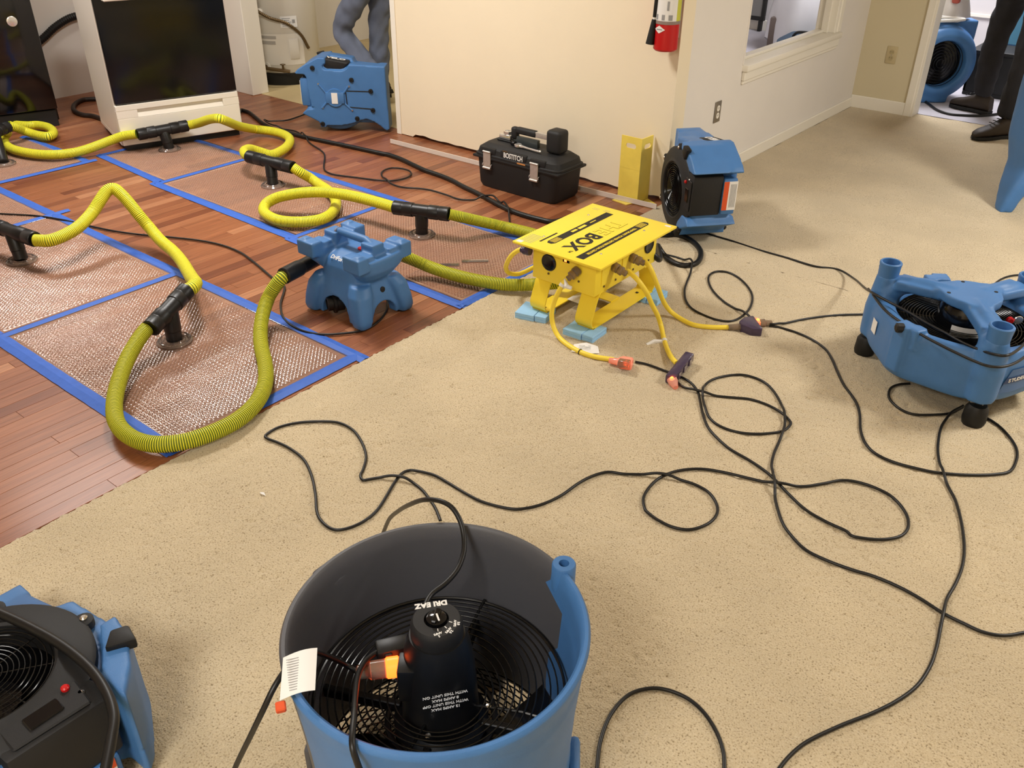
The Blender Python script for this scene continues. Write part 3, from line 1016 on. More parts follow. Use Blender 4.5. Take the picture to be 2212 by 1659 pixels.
air_mover('blue air mover on its side showing its flat underside, by the hallway opening', stand(-4.459, 3.806, (0.803, 0.597), 0.012))
air_mover('blue air mover standing on its side by the outside corner, black grille showing', stand(-1.835, 3.86, (-0.76, 0.65), 0.012) @ Matrix.Scale(1.0, 4))
air_mover('blue air mover lying flat with its black grille up, in the bottom left corner', Matrix.Translation((-1.54, 0.05, 0.022)) @ Matrix.Rotation(PI, 4, 'Z'))

# ------------------------------------------------------------------ blue machine cut by the right edge: a leg and part of its shell
t = root('dehumidifier_stand', 'blue moulded machine leg cut off by the right edge of the photo', 'machine', (-0.759, 5.028, 0))
va = Vector((-math.sin(_y), math.cos(_y), 0))      # straight away from the entry
vr = Vector((math.cos(_y), math.sin(_y), 0))       # along the viewer's right hand
FR = frame((0, 0, 0), vr[:], va[:])
mb = MB()


def loft(mb, rings, mi=0):
    n = len(rings[0])
    v = [p for r in rings for p in r]
    f = []
    for j in range(len(rings) - 1):
        for i in range(n):
            f.append((j * n + i, j * n + (i + 1) % n, (j + 1) * n + (i + 1) % n, (j + 1) * n + i))
    f.append(tuple(range(n))[::-1])
    f.append(tuple((len(rings) - 1) * n + i for i in range(n)))
    return mb.add(v, f, mi)


def rr(cx, cy, hx, hy, z, e=3.0, n=28):
    return [(cx + hx * math.copysign(abs(math.cos(a)) ** (2 / e), math.cos(a)), cy + hy * math.copysign(abs(math.sin(a)) ** (2 / e), math.sin(a)), z) for a in [2 * PI * k / n for k in range(n)]]


legs = [(-0.025, 0.055, 0.0), (-0.01, 0.075, 0.06), (0.012, 0.12, 0.13), (0.05, 0.24, 0.22), (0.05, 0.36, 0.30), (0.045, 0.55, 0.34), (0.06, 0.62, 0.40), (0.10, 0.64, 0.52), (0.14, 0.64, 0.9)]
loft(mb, [rr((a + b) / 2, 0.02 + 0.25 * min(1, z * 1.6), (b - a) / 2, 0.04 + 0.25 * min(1, z * 1.6), z, 4) for a, b, z in legs])
loft(mb, [rr(0.60, 0.02, 0.045, 0.05, 0.0, 4), rr(0.56, 0.04, 0.07, 0.08, 0.2, 4), rr(0.50, 0.08, 0.1, 0.1, 0.4, 4)])
mb.xform(FR)
moulded(mb, 'shell', M_blue, t, voxel=0.010, smooth=8)
LM = lambda lo, hi: MB().box(lo, hi).xform(FR)
lb = LM((0.085, -0.046, 0.395), (0.15, -0.042, 0.47)).build('warning_label', M_paper, t)
LM((0.085, -0.047, 0.375), (0.15, -0.043, 0.397)).build('warning_band', M_orange, lb)
LM((0.095, -0.0475, 0.405), (0.115, -0.0465, 0.435)).build('pictogram', M_print, lb)

# ------------------------------------------------------------------ blue injection unit (air pump for the hoses)
t = root('injection_unit', 'blue moulded injection unit on four legs with a carry handle, on bare planks', 'drying machine', (-2.49, 2.115, 0))
mb = MB()

loft(mb, [rr(0, 0, 0.150, 0.128, 0.012, 5), rr(0, 0, 0.150, 0.128, 0.05, 5), rr(0, 0, 0.138, 0.118, 0.11, 4.5), rr(0, 0, 0.118, 0.104, 0.17, 4), rr(0, 0, 0.105, 0.098, 0.215, 3.5), rr(0, 0, 0.095, 0.088, 0.24, 3.2), rr(0.0, 0.02, 0.09, 0.05, 0.262, 3)])
for sx in (-1, 1):
    for sy in (-1, 1):
        loft(mb, [rr(sx * 0.138, sy * 0.112, 0.03, 0.028, 0.008, 3.5), rr(sx * 0.138, sy * 0.112, 0.036, 0.035, 0.03, 3.5), rr(sx * 0.128, sy * 0.104, 0.042, 0.04, 0.075, 3.2), rr(sx * 0.115, sy * 0.092, 0.046, 0.043, 0.13, 2.6), rr(sx * 0.10, sy * 0.075, 0.04, 0.038, 0.165, 2.2)])
for sx in (-1, 1):     # the two cradles of the top, bellied outwards, with raised corner blocks
    loft(mb, [rr(sx * 0.10, 0, 0.025, 0.055, 0.165, 2.2), rr(sx * 0.112, 0, 0.042, 0.085, 0.19, 2.4), rr(sx * 0.122, 0, 0.05, 0.112, 0.22, 2.8), rr(sx * 0.126, 0, 0.05, 0.128, 0.255, 3.4), rr(sx * 0.126, 0, 0.048, 0.13, 0.272, 4)])
    for sy in (-1, 1):
        mb.box((sx * 0.13 - 0.046, sy * 0.112 - 0.027, 0.24), (sx * 0.13 + 0.046, sy * 0.112 + 0.027, 0.302))
        mb.box((sx * 0.122 - 0.036, sy * 0.068 - 0.03, 0.24), (sx * 0.122 + 0.036, sy * 0.068 + 0.03, 0.29))
        mb.box((sx * 0.15 - 0.012, sy * 0.112 - 0.014, 0.30), (sx * 0.15 + 0.012, sy * 0.112 + 0.014, 0.31))
    mb.box((sx * 0.105 - 0.035, -0.032, 0.24), (sx * 0.105 + 0.035, 0.032, 0.318))
ax = lambda r, z, l, d: MB().lathe([(r, -l), (r, l)], 28, (0, 0, z), d)
moulded(mb, 'shell', M_blue, t, voxel=0.0046, smooth=5, cut=[ax(0.078, 0.022, 0.3, (0, 1, 0)), ax(0.062, 0.018, 0.3, (1, 0, 0)), MB().box((-0.105, -0.085, -0.02), (0.105, 0.085, 0.09))])
hb = MB().tube([(-0.105, -0.0, 0.302), (-0.07, 0, 0.318), (0.07, 0, 0.318), (0.105, 0, 0.302)], 0.016, 16).build('handle', M_blue, t)
MB().lathe([(0.019, -0.006), (0.019, 0.008)], 20, (-0.085, 0, 0.312), (1, 0, 0.3)).build('clear_band', M_clear, hb)
text('lettering', 'DriForce', 0.024, frame((0.0, -0.082, 0.2475), (1, 0, 0), (0, 0.82, 0.57)), M_paper, t, bold=0.0005)
MB().lathe([(0.016, 0), (0.016, 0.004), (0, 0.004)], 20, (0.02, 0.02, 0.262), (0, 0, 1)).build('badge', M_red, t)
MB().lathe([(0.0115, -0.004), (0.0115, 0.002), (0.009, 0.003), (0, 0.003)], 24, (0.133, 0.01, 0.125), (1, 0, 0.15)).build('port_plug', M_rubber, t)
# intake fitting showing in the arch of the left flank
MB().lathe([(0.034, -0.03), (0.034, 0.0), (0.04, 0.002), (0.04, 0.012), (0.028, 0.014), (0.028, 0.034), (0.022, 0.036), (0.022, 0.02), (0, 0.02)], 24, (-0.03, -0.095, 0.055), (-0.45, -0.89, 0)).build('intake_fitting', M_black, t)
MB().box((-0.08, -0.06, 0.045), (0.09, 0.07, 0.09), 0.012, 2).build('blower_pan', M_black, t)
for sx in (-1, 1):
    for sy in (-1, 1):
        MB().lathe([(0.017, 0.0), (0.02, 0.002), (0.02, 0.012)], 16, (sx * 0.135, sy * 0.105, 0)).build('foot', M_rubber, t)
a, b = Vector([(-2.631,1.869,0.190)][0]) - t.location, Vector([(-2.684,2.092,0.180)][0]) - t.location
d = b - a
MB().lathe([(0.028, 0), (0.0325, 0.003), (0.0325, d.length * 0.42), (0.030, d.length * 0.45), (0.029, d.length * 0.5), (0.029, d.length * 1.5)], 24, a, d).build('outlet_pipe', M_black, t)

# ------------------------------------------------------------------ yellow power distribution box
t = root('power_distribution_box', 'yellow steel power box on sled legs with black lettering on its top', 'power box', (-1.77, 2.72, 0.03))
ox, oy, oz = 1.77, -2.72, -0.03
P3 = lambda x, y, z: (x + ox, y + oy, z + oz)
MB().box(P3(-1.965, 2.447, 0.322), P3(-1.56, 2.985, 0.331), 0.0018, 2).build('top_plate', M_yellow, t)
MB().box(P3(-1.92, 2.52, 0.17), P3(-1.627, 2.955, 0.322), 0.003, 2).build('body', M_yellow, t)
for x0, x1 in ((-1.922, -1.848), (-1.702, -1.626)):
    prof = [(2.60, 0.172), (2.555, 0.17), (2.515, 0.085), (2.510, 0.062), (2.516, 0.043), (2.535, 0.032), (2.56, 0.031), (2.93, 0.031), (2.955, 0.036), (2.972, 0.052), (2.975, 0.075), (2.965, 0.11), (2.925, 0.17), (2.88, 0.172)]
    Q = spline([(0, *p) for p in prof], 0.012)
    v, f = [], []
    for i, q in enumerate(Q):
        a, b = Q[max(0, i - 1)], Q[min(len(Q) - 1, i + 1)]
        tn = (b - a).normalized()
        nn = Vector((0, -tn.z, tn.y)) * 0.0045
        for xx in (x0, x1):
            for s in (0, 1):
                p = q + nn * s
                v.append(P3(xx, p.y, p.z))
    for i in range(len(Q) - 1):
        a, c = 4 * i, 4 * i + 4
        f += [(a, a + 1, c + 1, c), (a + 2, c + 2, c + 3, a + 3), (a, c, c + 2, a + 2), (a + 1, a + 3, c + 3, c + 1)]
    f += [(0, 2, 3, 1), (4 * len(Q) - 4, 4 * len(Q) - 3, 4 * len(Q) - 1, 4 * len(Q) - 2)]
    MB().add(v, f).build('sled_leg', M_yellow, t, ang=0.5)
MB().box(P3(-1.85, 2.76, 0.036), P3(-1.70, 2.82, 0.04)).build('cross_bar', M_yellow, t)
MB().box(P3(-1.848, 2.66, 0.0405), P3(-1.78, 2.75, 0.042)).build('paper_label', M_paper, t)
for xx in (-1.88, -1.668):
    for yy in (2.545, 2.90):
        MB().box(P3(xx - 0.006, yy, 0.0365), P3(xx + 0.006, yy + 0.012, 0.038), 0.001).build('bolt', M_print, t)
# receptacles, breaker windows and screws of the two faces in view
for o, d in (((-1.842, 2.52, 0.252), (0, -1, 0)), ((-1.627, 2.895, 0.262), (1, 0, 0))):
    MB().lathe([(0.034, -0.01), (0.034, 0.003), (0.03, 0.005), (0.027, 0.003), (0.012, 0.002), (0, 0.002)], 32, P3(*o), d).build('round_receptacle', M_gloss, t)
MB().box(P3(-1.79, 2.517, 0.232), P3(-1.71, 2.52, 0.30), 0.001).build('breaker_window', M_yellow, t)
MB().box(P3(-1.775, 2.5155, 0.276), P3(-1.749, 2.5175, 0.29)).box(P3(-1.775, 2.5155, 0.276), P3(-1.745, 2.517, 0.292)).build('breaker', M_print, t)
MB().box(P3(-1.768, 2.514, 0.279), P3(-1.757, 2.516, 0.288)).build('indicator_lamp', M_glow, t)
for y0 in (2.56, 2.70):
    MB().box(P3(-1.627, y0, 0.20), P3(-1.624, y0 + 0.09, 0.30), 0.001).build('breaker_window', M_yellow, t)
for o, d in [((-1.842, 2.519, 0.206), (0, -1, 0)), ((-1.70, 2.519, 0.215), (0, -1, 0))] + [((-1.626, y, 0.195), (1, 0, 0)) for y in (2.58, 2.66, 2.785, 2.9)]:
    MB().lathe([(0.0045, 0), (0.0045, 0.002), (0, 0.003)], 10, P3(*o), d).build('screw', M_copper, t)
for x, y in ((-1.90, 2.56), (-1.90, 2.86), (-1.635, 2.56), (-1.635, 2.86)):
    MB().lathe([(0.005, 0), (0.004, 0.002), (0, 0.0025)], 12, P3(x, y, 0.331)).build('screw', M_steel, t)
# printed top: reads from the far side
Z = 0.3311
xd, yd = (0, -1, 0), (1, 0, 0)
MB().box(P3(-1.69, 2.475, Z), P3(-1.655, 2.9, Z + 0.0005)).prism([P3(x, y, 0)[:2] for x, y in ((-1.69, 2.9), (-1.655, 2.9), (-1.655, 2.925), (-1.665, 2.94), (-1.682, 2.94), (-1.69, 2.928))], Z + oz, Z + oz + 0.0005).build('printed_band', M_print, t)
MB().box(P3(-1.86, 2.56, Z), P3(-1.825, 2.93, Z + 0.0005)).prism([P3(x, y, 0)[:2] for x, y in ((-1.86, 2.56), (-1.825, 2.56), (-1.825, 2.532), (-1.834, 2.518), (-1.852, 2.518), (-1.86, 2.532))], Z + oz, Z + oz + 0.0005).box(P3(-1.885, 2.51, Z), P3(-1.877, 2.62, Z + 0.0005)).build('printed_band', M_print, t)
text('lettering', 'TEMPORARY POWER DISTRIBUTION CENTER', 0.0165, frame(P3(-1.6725, 2.69, Z + 0.0006), xd, yd), M_yellow, t, bold=0.0003)
text('lettering', 'BOX', 0.088, frame(P3(-1.757, 2.615, Z), xd, yd), M_print, t, bold=0.0032, ext=0.0003)
text('lettering', 'TM', 0.016, frame(P3(-1.735, 2.505, Z), xd, yd), M_print, t, bold=0.0004)
oth = text('lettering', 'THE', 0.086, frame(P3(-1.757, 2.80, Z), xd, yd), M_print, t, bold=0.002, ext=0.0002)
text('outline_fill', 'THE', 0.086, frame(P3(-1.757, 2.80, Z + 0.0004), xd, yd), M_yellow, t, bold=0.0006, ext=0.0004)
mb = MB()
for k in range(7):
    mb.box(P3(-1.95, 2.475 + 0.012 * k, Z), P3(-1.895, 2.478 + 0.012 * k, Z + 0.0003))
for k in range(4):
    mb.box(P3(-1.93 + 0.05 * (k % 2), 2.93 + 0.006 * k, Z), P3(-1.90 + 0.05 * (k % 2), 2.932 + 0.006 * k, Z + 0.0003))
mb.build('fine_print', M_grey_print, t)
MB().box(P3(-1.955, 2.455, Z), P3(-1.93, 2.475, Z + 0.0004)).box(P3(-1.60, 2.955, Z), P3(-1.575, 2.968, Z + 0.0004)).build('corner_sticker', M_paper, t)
mb = MB()
for k in range(4):
    mb.box(P3(-1.854 + 0.007 * k, 2.535, Z + 0.0006), P3(-1.851 + 0.007 * k, 2.585, Z + 0.0008)).box(P3(-1.685 + 0.007 * k, 2.875, Z + 0.0006), P3(-1.682 + 0.007 * k, 2.925, Z + 0.0008))
mb.box(P3(-1.85, 2.71, Z + 0.0006), P3(-1.836, 2.76, Z + 0.0008)).box(P3(-1.85, 2.665, Z + 0.0006), P3(-1.838, 2.70, Z + 0.0008)).box(P3(-1.846, 2.79, Z + 0.0006), P3(-1.841, 2.83, Z + 0.0008))
mb.build('band_print', M_yellow, t)

# foam pads under the sled feet
for lab, x, y, a in (('light blue foam pad under the front left foot of the yellow power box', -1.905, 2.515, 0.25), ('light blue foam pad under the front right foot of the yellow power box', -1.665, 2.515, 0.05), ('light blue foam pad under the rear right foot of the yellow power box', -1.645, 2.945, 0.12), ('light blue foam pad under the rear left foot of the yellow power box', -1.89, 2.945, 0.0)):
    ft = root('foam_pad', lab, 'foam pad', (x, y, 0.003), (0, 0, a), group='foam pads under the power box')
    MB().box((-0.062, -0.05, 0), (0.02, 0.06, 0.013), 0.0015).box((-0.062, -0.05, 0.0135), (0.02, 0.06, 0.0275), 0.0015).build('foam_block', M_foam, ft)
    MB().box((0.0215, -0.045, 0), (0.07, 0.06, 0.013), 0.0015).box((0.0215, -0.045, 0.0135), (0.07, 0.06, 0.0272), 0.0015).build('foam_block', M_foam, ft)


# ------------------------------------------------------------------ axial fan in the foreground
FC = (-0.785, 0.775)
t = root('axial_fan', 'large round floor fan standing on end in front, half grey and half blue drum', 'fan', (*FC, 0.003))
ang = math.radians
PROF_O = [(0.258, 0.045), (0.262, 0.06), (0.25, 0.09), (0.247, 0.16), (0.251, 0.24), (0.253, 0.28), (0.259, 0.355), (0.2605, 0.37), (0.263, 0.40), (0.2645, 0.415), (0.270, 0.44), (0.270, 0.447), (0.266, 0.452), (0.260, 0.452), (0.255, 0.447), (0.252, 0.415), (0.2505, 0.40), (0.249, 0.37), (0.248, 0.355), (0.243, 0.28), (0.241, 0.24), (0.236, 0.16), (0.24, 0.09), (0.246, 0.045)]


def half_drum(mb, a0, a1, notch):
    n = 60
    k = n + 1
    v, f = [], []
    for r, z in PROF_O:
        for i in range(k):
            s = i / n
            lo, hi = a0 + notch(z)[0], a1 + notch(z)[1]
            a = lo + (hi - lo) * s
            v.append((r * math.cos(a), r * math.sin(a), z))
    m = len(PROF_O)
    for j in range(m):
        j2 = (j + 1) % m
        for i in range(n):
            f.append((j * k + i, j * k + i + 1, j2 * k + i + 1, j2 * k + i))
    return mb.add(v, f)


zig = lambda z: 0.0 if z > 0.41 else (-0.05 if z > 0.38 else (0.20 if z > 0.26 else 0.08))
mb = half_drum(MB(), ang(-108), ang(74), lambda z: (0.0, -zig(z)))
mb.lathe([(0.02, 0.36), (0.023, 0.40), (0.023, 0.455), (0.021, 0.458), (0.010, 0.458), (0.010, 0.43), (0, 0.43)], 20, (0.272 * math.cos(ang(71)), 0.272 * math.sin(ang(71)), 0))
# ribs and pads of the blue half
for a in (-70, -35, 0, 35):
    mb.box((0.245, -0.04, 0.0), (0.268, 0.04, 0.12), 0.01, 2, M=Matrix.Rotation(ang(a), 4, 'Z'))
mb.build('blue_shell', M_blue, t, ang=0.7)
mb = half_drum(MB(), ang(74), ang(252), lambda z: (-zig(z), 0.0))
mb.box((0.25, -0.032, 0.30), (0.305, 0.032, 0.415), 0.012, 3, M=Matrix.Rotation(ang(181), 4, 'Z'))
for a in (110, 145, 215):
    mb.box((0.245, -0.04, 0.0), (0.268, 0.04, 0.12), 0.01, 2, M=Matrix.Rotation(ang(a), 4, 'Z'))
mb.build('grey_shell', M_grey, t, ang=0.7)
MB().box((0.245, -0.022, 0.335), (0.262, 0.022, 0.365), M=Matrix.Rotation(ang(-47), 4, 'Z')).build('serial_label', M_paper, t)
# top guard
mb = MB()
GZ = 0.285
for k in range(12):
    R = 0.085 + 0.0134 * k
    mb.ring((0, 0, GZ - 0.02 * ((k - 5.5) / 5.5) ** 2 * (1 if k < 6 else 0.4)), R, 0.0017 if k < 11 else 0.0032, 72, 6)
for k in range(4):
    a = ang(20 + 90 * k)
    mb.tube([(0.07 * math.cos(a), 0.07 * math.sin(a), GZ - 0.024), (0.16 * math.cos(a), 0.16 * math.sin(a), GZ - 0.004), (0.236 * math.cos(a), 0.236 * math.sin(a), GZ - 0.004)], 0.003, 6)
mb.build('upper_guard', M_wire, t)
# lower guard: rings and swirl wires
mb = MB()
for k in range(15):
    mb.ring((0, 0, 0.06), 0.07 + 0.0122 * k, 0.0017, 64, 5)
for k in range(44):
    a = 2 * PI * k / 44
    mb.tube([((0.06 + 0.18 * s) * math.cos(a + 1.15 * s), (0.06 + 0.18 * s) * math.sin(a + 1.15 * s), 0.063) for s in [q / 7 for q in range(8)]], 0.0016, 5)
mb.build('lower_guard', M_wire, t)
# motor can with selector cap
MB().lathe([(0.090, 0.17), (0.090, 0.2), (0.073, 0.215), (0.069, 0.30), (0.065, 0.36), (0.059, 0.40), (0.050, 0.425), (0.0, 0.426)], 44).build('motor', M_black, t)
cap = MB().lathe([(0.045, 0.418), (0.047, 0.425), (0.0465, 0.448), (0.044, 0.456), (0.041, 0.4605), (0.022, 0.4605), (0.021, 0.452), (0.0, 0.452)], 48).build('selector_cap', M_matte, t)
MB().lathe([(0.019, 0.452), (0.018, 0.464), (0.015, 0.466), (0, 0.466)], 28).box((-0.005, -0.017, 0.464), (0.005, 0.017, 0.471), 0.002, M=Matrix.Rotation(ang(25), 4, 'Z')).build('selector_knob', M_gloss, cap)
tilt = lambda d: (Matrix.Rotation(ang(d), 3, 'Z'))
px, py = tilt(12) @ -vr, tilt(12) @ -va
q = va * 0.034 - vr * 0.012
text('lettering', 'DRI EAZ', 0.0155, frame((q.x, q.y, 0.4607), px, py), M_paper, cap, bold=0.0008)
q = -va * 0.016 + vr * 0.008
MB().box((-0.0015, -0.009, 0), (0.0015, 0.008, 0.0012)).xform(frame((q.x * 0.4, q.y * 0.4, 0.4712), tilt(20) @ vr, tilt(20) @ va)).build('pointer', M_paper, cap)
for k, (s, a) in enumerate((('2 AMPS', 10), ('2.5 AMPS', 42), ('3.0 AMPS', 74))):
    d = tilt(a) @ -va
    q = d * 0.0375
    text('lettering', s.replace(' ', '\n'), 0.0062, frame((q.x, q.y, 0.4607), tilt(a + 15) @ -vr, tilt(a + 15) @ -va), M_paper, cap, bold=0.0002)
    q2 = d * 0.0265
    MB().box((-0.0007, -0.003, 0), (0.0007, 0.003, 0.0004)).xform(frame((q2.x, q2.y, 0.4606), tilt(a) @ vr, tilt(a) @ va)).build('tick_mark', M_paper, cap)
# text on the side of the can
d = tilt(14) @ -va
for k, s in enumerate(('12 AMPS MAX', 'WITH THIS UNIT OFF', '8 AMPS MAX', 'WITH THIS UNIT ON')):
    q = d * (0.0694 - 0.0008 * k) + Vector((0, 0, 0.31 + 0.0105 * k))
    text('lettering', s, 0.0085, frame(q[:], -(tilt(14) @ vr), (0, 0, -1)), M_paper, t, bold=0.0002)
for a in (200, 300, 20, 110):
    MB().lathe([(0.005, 0), (0.005, 0.003), (0, 0.004)], 10, (0.096 * math.cos(ang(a)), 0.096 * math.sin(ang(a)), 0.268)).build('screw', M_steel, t)
# receptacle on the can: two outlets facing left
d = tilt(-62) @ -va
o = d * 0.056 + Vector((0, 0, 0.34))
MB().box((-0.024, -0.038, -0.02), (0.024, 0.04, 0.012), 0.004, 2, M=frame(o[:], va, (0, 0, 1))).build('receptacle', M_black, t)
# fan blades and mounting struts
mb = MB()
for k in range(4):
    a0 = 2 * PI * k / 4 + ang(37)
    v, f = [], []
    for i in range(8):
        r = 0.075 + 0.16 * i / 7
        for j in range(5):
            a = a0 + (j / 4 - 0.5) * 0.72 + 0.25 * i / 7
            v.append((r * math.cos(a), r * math.sin(a), 0.115 + 0.045 * (j / 4 - 0.5) + 0.008 * math.sin(PI * j / 4)))
    for i in range(7):
        for j in range(4):
            a = i * 5 + j
            f.append((a, a + 1, a + 6, a + 5))
    mb.add(v, f)
    n = len(mb.v)
mb.lathe([(0.085, 0.085), (0.09, 0.10), (0.09, 0.14), (0.0, 0.14)], 32)
mb.build('fan_blades', M_gloss, t)
mb = MB()
for a in (25, 115, 205, 295):
    mb.box((0.08, -0.007, 0.19), (0.240, 0.007, 0.215), 0.002, M=Matrix.Rotation(ang(a), 4, 'Z'))
mb.ring((0, 0, 0.2), 0.102, 0.006, 48, 8)
mb.build('motor_strut', M_black, t)

# ------------------------------------------------------------------ three-legged floor fan at the right
FX = (-0.48, 3.085)
t = root('floor_fan', 'blue low round fan on three casters, its arms meeting over a black grille', 'fan', (*FX, 0.003))
mb = MB()
towers = [(-0.275, -0.015, 0.372), (0.148, -0.238, 0.352), (0.125, 0.25, 0.345)]
ang3 = [math.atan2(y, x) for x, y, _ in towers]


def body_r(a):
    # round, drawn out at the towers and the clip posts between them
    r = 0.268
    for b in ang3:
        r += 0.028 * max(0, math.cos(a - b)) ** 10
        r += 0.022 * max(0, math.cos(a - b - PI / 3)) ** 24
    return r


n = 96
rows = [(0.93, 0.075), (0.985, 0.085), (1.0, 0.11), (1.0, 0.20), (0.985, 0.235), (0.95, 0.255), (0.90, 0.258)]
v, f = [], []
for s, z in rows:
    for i in range(n):
        a = 2 * PI * i / n
        r = body_r(a) * s
        v.append((r * math.cos(a), r * math.sin(a), z))
for r0_, z in ((0.222, 0.245), (0.215, 0.22), (0.212, 0.10), (0.222, 0.075)):
    for i in range(n):
        a = 2 * PI * i / n
        v.append((r0_ * math.cos(a), r0_ * math.sin(a), z))
m = len(rows) + 4
for j in range(m):
    j2 = (j + 1) % m
    for i in range(n):
        f.append((j * n + i, j * n + (i + 1) % n, j2 * n + (i + 1) % n, j2 * n + i))
mb.add(v, f)
for (x, y, z), a in zip(towers, ang3):
    mb.lathe([(0.05, 0.09), (0.052, 0.2), (0.042, 0.28), (0.037, z - 0.055), (0.036, z - 0.045)], 24, (x, y, 0))
    x1, y1 = math.cos(a), math.sin(a)
    mb.tube([(x * 0.98, y * 0.98, 0.255), (x * 0.80, y * 0.80, 0.30), (x * 0.55, y * 0.55, 0.318), (x * 0.2, y * 0.2, 0.322)], [0.052, 0.034, 0.026, 0.02], 14)
    w_ = Vector((-y1, x1, 0)) * 0.04
    A_, B_ = Vector((x * 0.86, y * 0.86, 0)), Vector((x * 0.2, y * 0.2, 0))
    mb.prism([(A_ + w_ * 1.1)[:2], (A_ - w_ * 1.1)[:2], (B_ - w_)[:2], (B_ + w_)[:2]], 0.292, 0.326)
    b = a + PI / 3
    cx_, cy_ = 0.278 * math.cos(b), 0.278 * math.sin(b)
    mb.box((0.245, -0.028, 0.10), (0.30, 0.028, 0.272), M=Matrix.Rotation(b, 4, 'Z'))
    mb.box((0.235, 0.02, 0.20), (0.285, 0.06, 0.272), M=Matrix.Rotation(b, 4, 'Z'))
pl = []
for k in range(36):
    a = 2 * PI * k / 36
    r = 0.098 + 0.022 * max(0, math.cos(3 * (a - ang3[0])))
    pl.append((r * math.cos(a), r * math.sin(a)))
mb.prism(pl, 0.303, 0.336)
moulded(mb, 'housing', M_blue, t, voxel=0.006, smooth=6)
for (x, y, z), a in zip(towers, ang3):
    MB().lathe([(0.034, z - 0.07), (0.0365, z - 0.012), (0.038, z - 0.006), (0.038, z), (0.035, z + 0.003), (0.030, z + 0.002), (0.028, z - 0.045), (0, z - 0.046)], 28, (x, y, 0)).build('stacking_socket', M_blue, t)
    MB().lathe([(0.0, 0.004), (0.034, 0.0035), (0.038, 0.02), (0.036, 0.062), (0.028, 0.076), (0.012, 0.08), (0.012, 0.095), (0, 0.095)], 14, (x * 1.06, y * 1.06, -0.003)).build('caster', M_rubber, t)
    MB().box((x * 1.02 - 0.02, y * 1.02 - 0.014, 0.07), (x * 1.02 + 0.02, y * 1.02 + 0.014, 0.09), 0.002).build('caster_fork', M_metal, t)
for a in (0.7, 2.2, 3.9, 5.4):
    MB().lathe([(0.007, 0.3355), (0.006, 0.3372), (0, 0.3372)], 14, (0.082 * math.cos(a), 0.082 * math.sin(a), 0)).build('bolt_hole', M_print, t)
for b, zz in ((ang3[0] + PI / 3, 0.262), (ang3[0] - 0.12, 0.335)):
    rr_ = 0.30 if zz < 0.3 else 0.305
    d = Vector((math.cos(b + (0.9 if zz < 0.3 else -0.3)), math.sin(b + (0.9 if zz < 0.3 else -0.3)), 0))
    d = -vr
    o = Vector((rr_ * math.cos(b), rr_ * math.sin(b), zz)) - d * 0.012
    MB().lathe([(0.014, 0), (0.017, 0.004), (0.017, 0.022), (0.011, 0.026), (0, 0.026)], 8, o, d).build('clamp_knob', M_rubber, t)
mb = MB()
for k in range(17):
    mb.ring((0, 0, 0.225), 0.045 + 0.0105 * k, 0.0016, 64, 5)
for k in range(6):
    a = k * PI / 3 + 0.3
    mb.tube([(0.04 * math.cos(a), 0.04 * math.sin(a), 0.222), (0.215 * math.cos(a), 0.215 * math.sin(a), 0.222)], 0.0025, 6)
mb.build('grille', M_wire, t)
MB().lathe([(0.09, 0.10), (0.09, 0.27), (0.08, 0.295), (0.03, 0.305), (0, 0.305)], 36).build('motor', M_gloss, t)
MB().lathe([(0.2145, 0.235), (0.2105, 0.22), (0.2095, 0.11), (0.205, 0.105)], 48, shut=False).lathe([(0.208, 0.14), (0.15, 0.13), (0.0, 0.13)], 40, shut=False).build('shroud', M_wire, t)
# curved label on the motor, facing the viewer
aa = math.atan2(-va.y, -va.x)
MB().lathe([(0.0915, 0.205), (0.0915, 0.242)], 12, a0=aa - 0.85, a1=aa + 0.25).build('motor_label', M_paper, t)
o = Vector((0.16 * math.cos(0.9), 0.16 * math.sin(0.9), 0.26))
MB().lathe([(0.012, 0), (0.012, 0.01), (0.008, 0.013), (0, 0.013)], 14, (0.13, 0.03, 0.262), -va).build('switch', M_red, t)
MB().lathe([(0.014, -0.004), (0.016, 0.0), (0.014, 0.002), (0, 0.002)], 14, (0.155, 0.045, 0.262), -va).build('switch_plate', M_chrome, t)
# printed badge on the outer wall, wrapped round it
bl = aa + 0.34
rr0 = body_r(bl) + 0.0035


def wrap(mb, a0, a1, z0, z1, dr=0.003, nn=8, skew=0.0):
    v, f = [], []
    for i in range(nn + 1):
        for z, sk in ((z0, 0), (z1, skew)):
            a = a0 + (a1 - a0) * i / nn + sk
            r = body_r(a) + dr
            v.append((r * math.cos(a), r * math.sin(a), z))
    for i in range(nn):
        f.append((2 * i, 2 * i + 2, 2 * i + 3, 2 * i + 1))
    return mb.add(v, f)


M_badge = mat('dark blue badge', (36, 62, 108), 0.4)
M_badge2 = mat('badge lower field', (70, 108, 160), 0.4)
bg = wrap(MB(), bl - 0.30, bl + 0.42, 0.115, 0.20, 0.0035, 10, 0.10).build('badge', M_badge2, t)
wrap(MB(), bl - 0.27, bl + 0.40, 0.150, 0.172, 0.0045, 10, 0.03).build('badge_band', M_badge, bg)
for k, ch in enumerate('STUDEBAKER'):
    a = bl - 0.20 + 0.045 * k
    r = body_r(a) + 0.006
    nr = Vector((math.cos(a), math.sin(a), 0))
    tg = Vector((-math.sin(a), math.cos(a), 0))
    text('lettering', ch, 0.017, frame((r * nr.x, r * nr.y, 0.161), tg, (0, 0, 1)), M_paper, bg, bold=0.0006)
bl2 = ang3[0] + 0.42
wrap(MB(), bl2 - 0.06, bl2 + 0.08, 0.15, 0.20, 0.004, 4).build('side_label', M_paper, t)

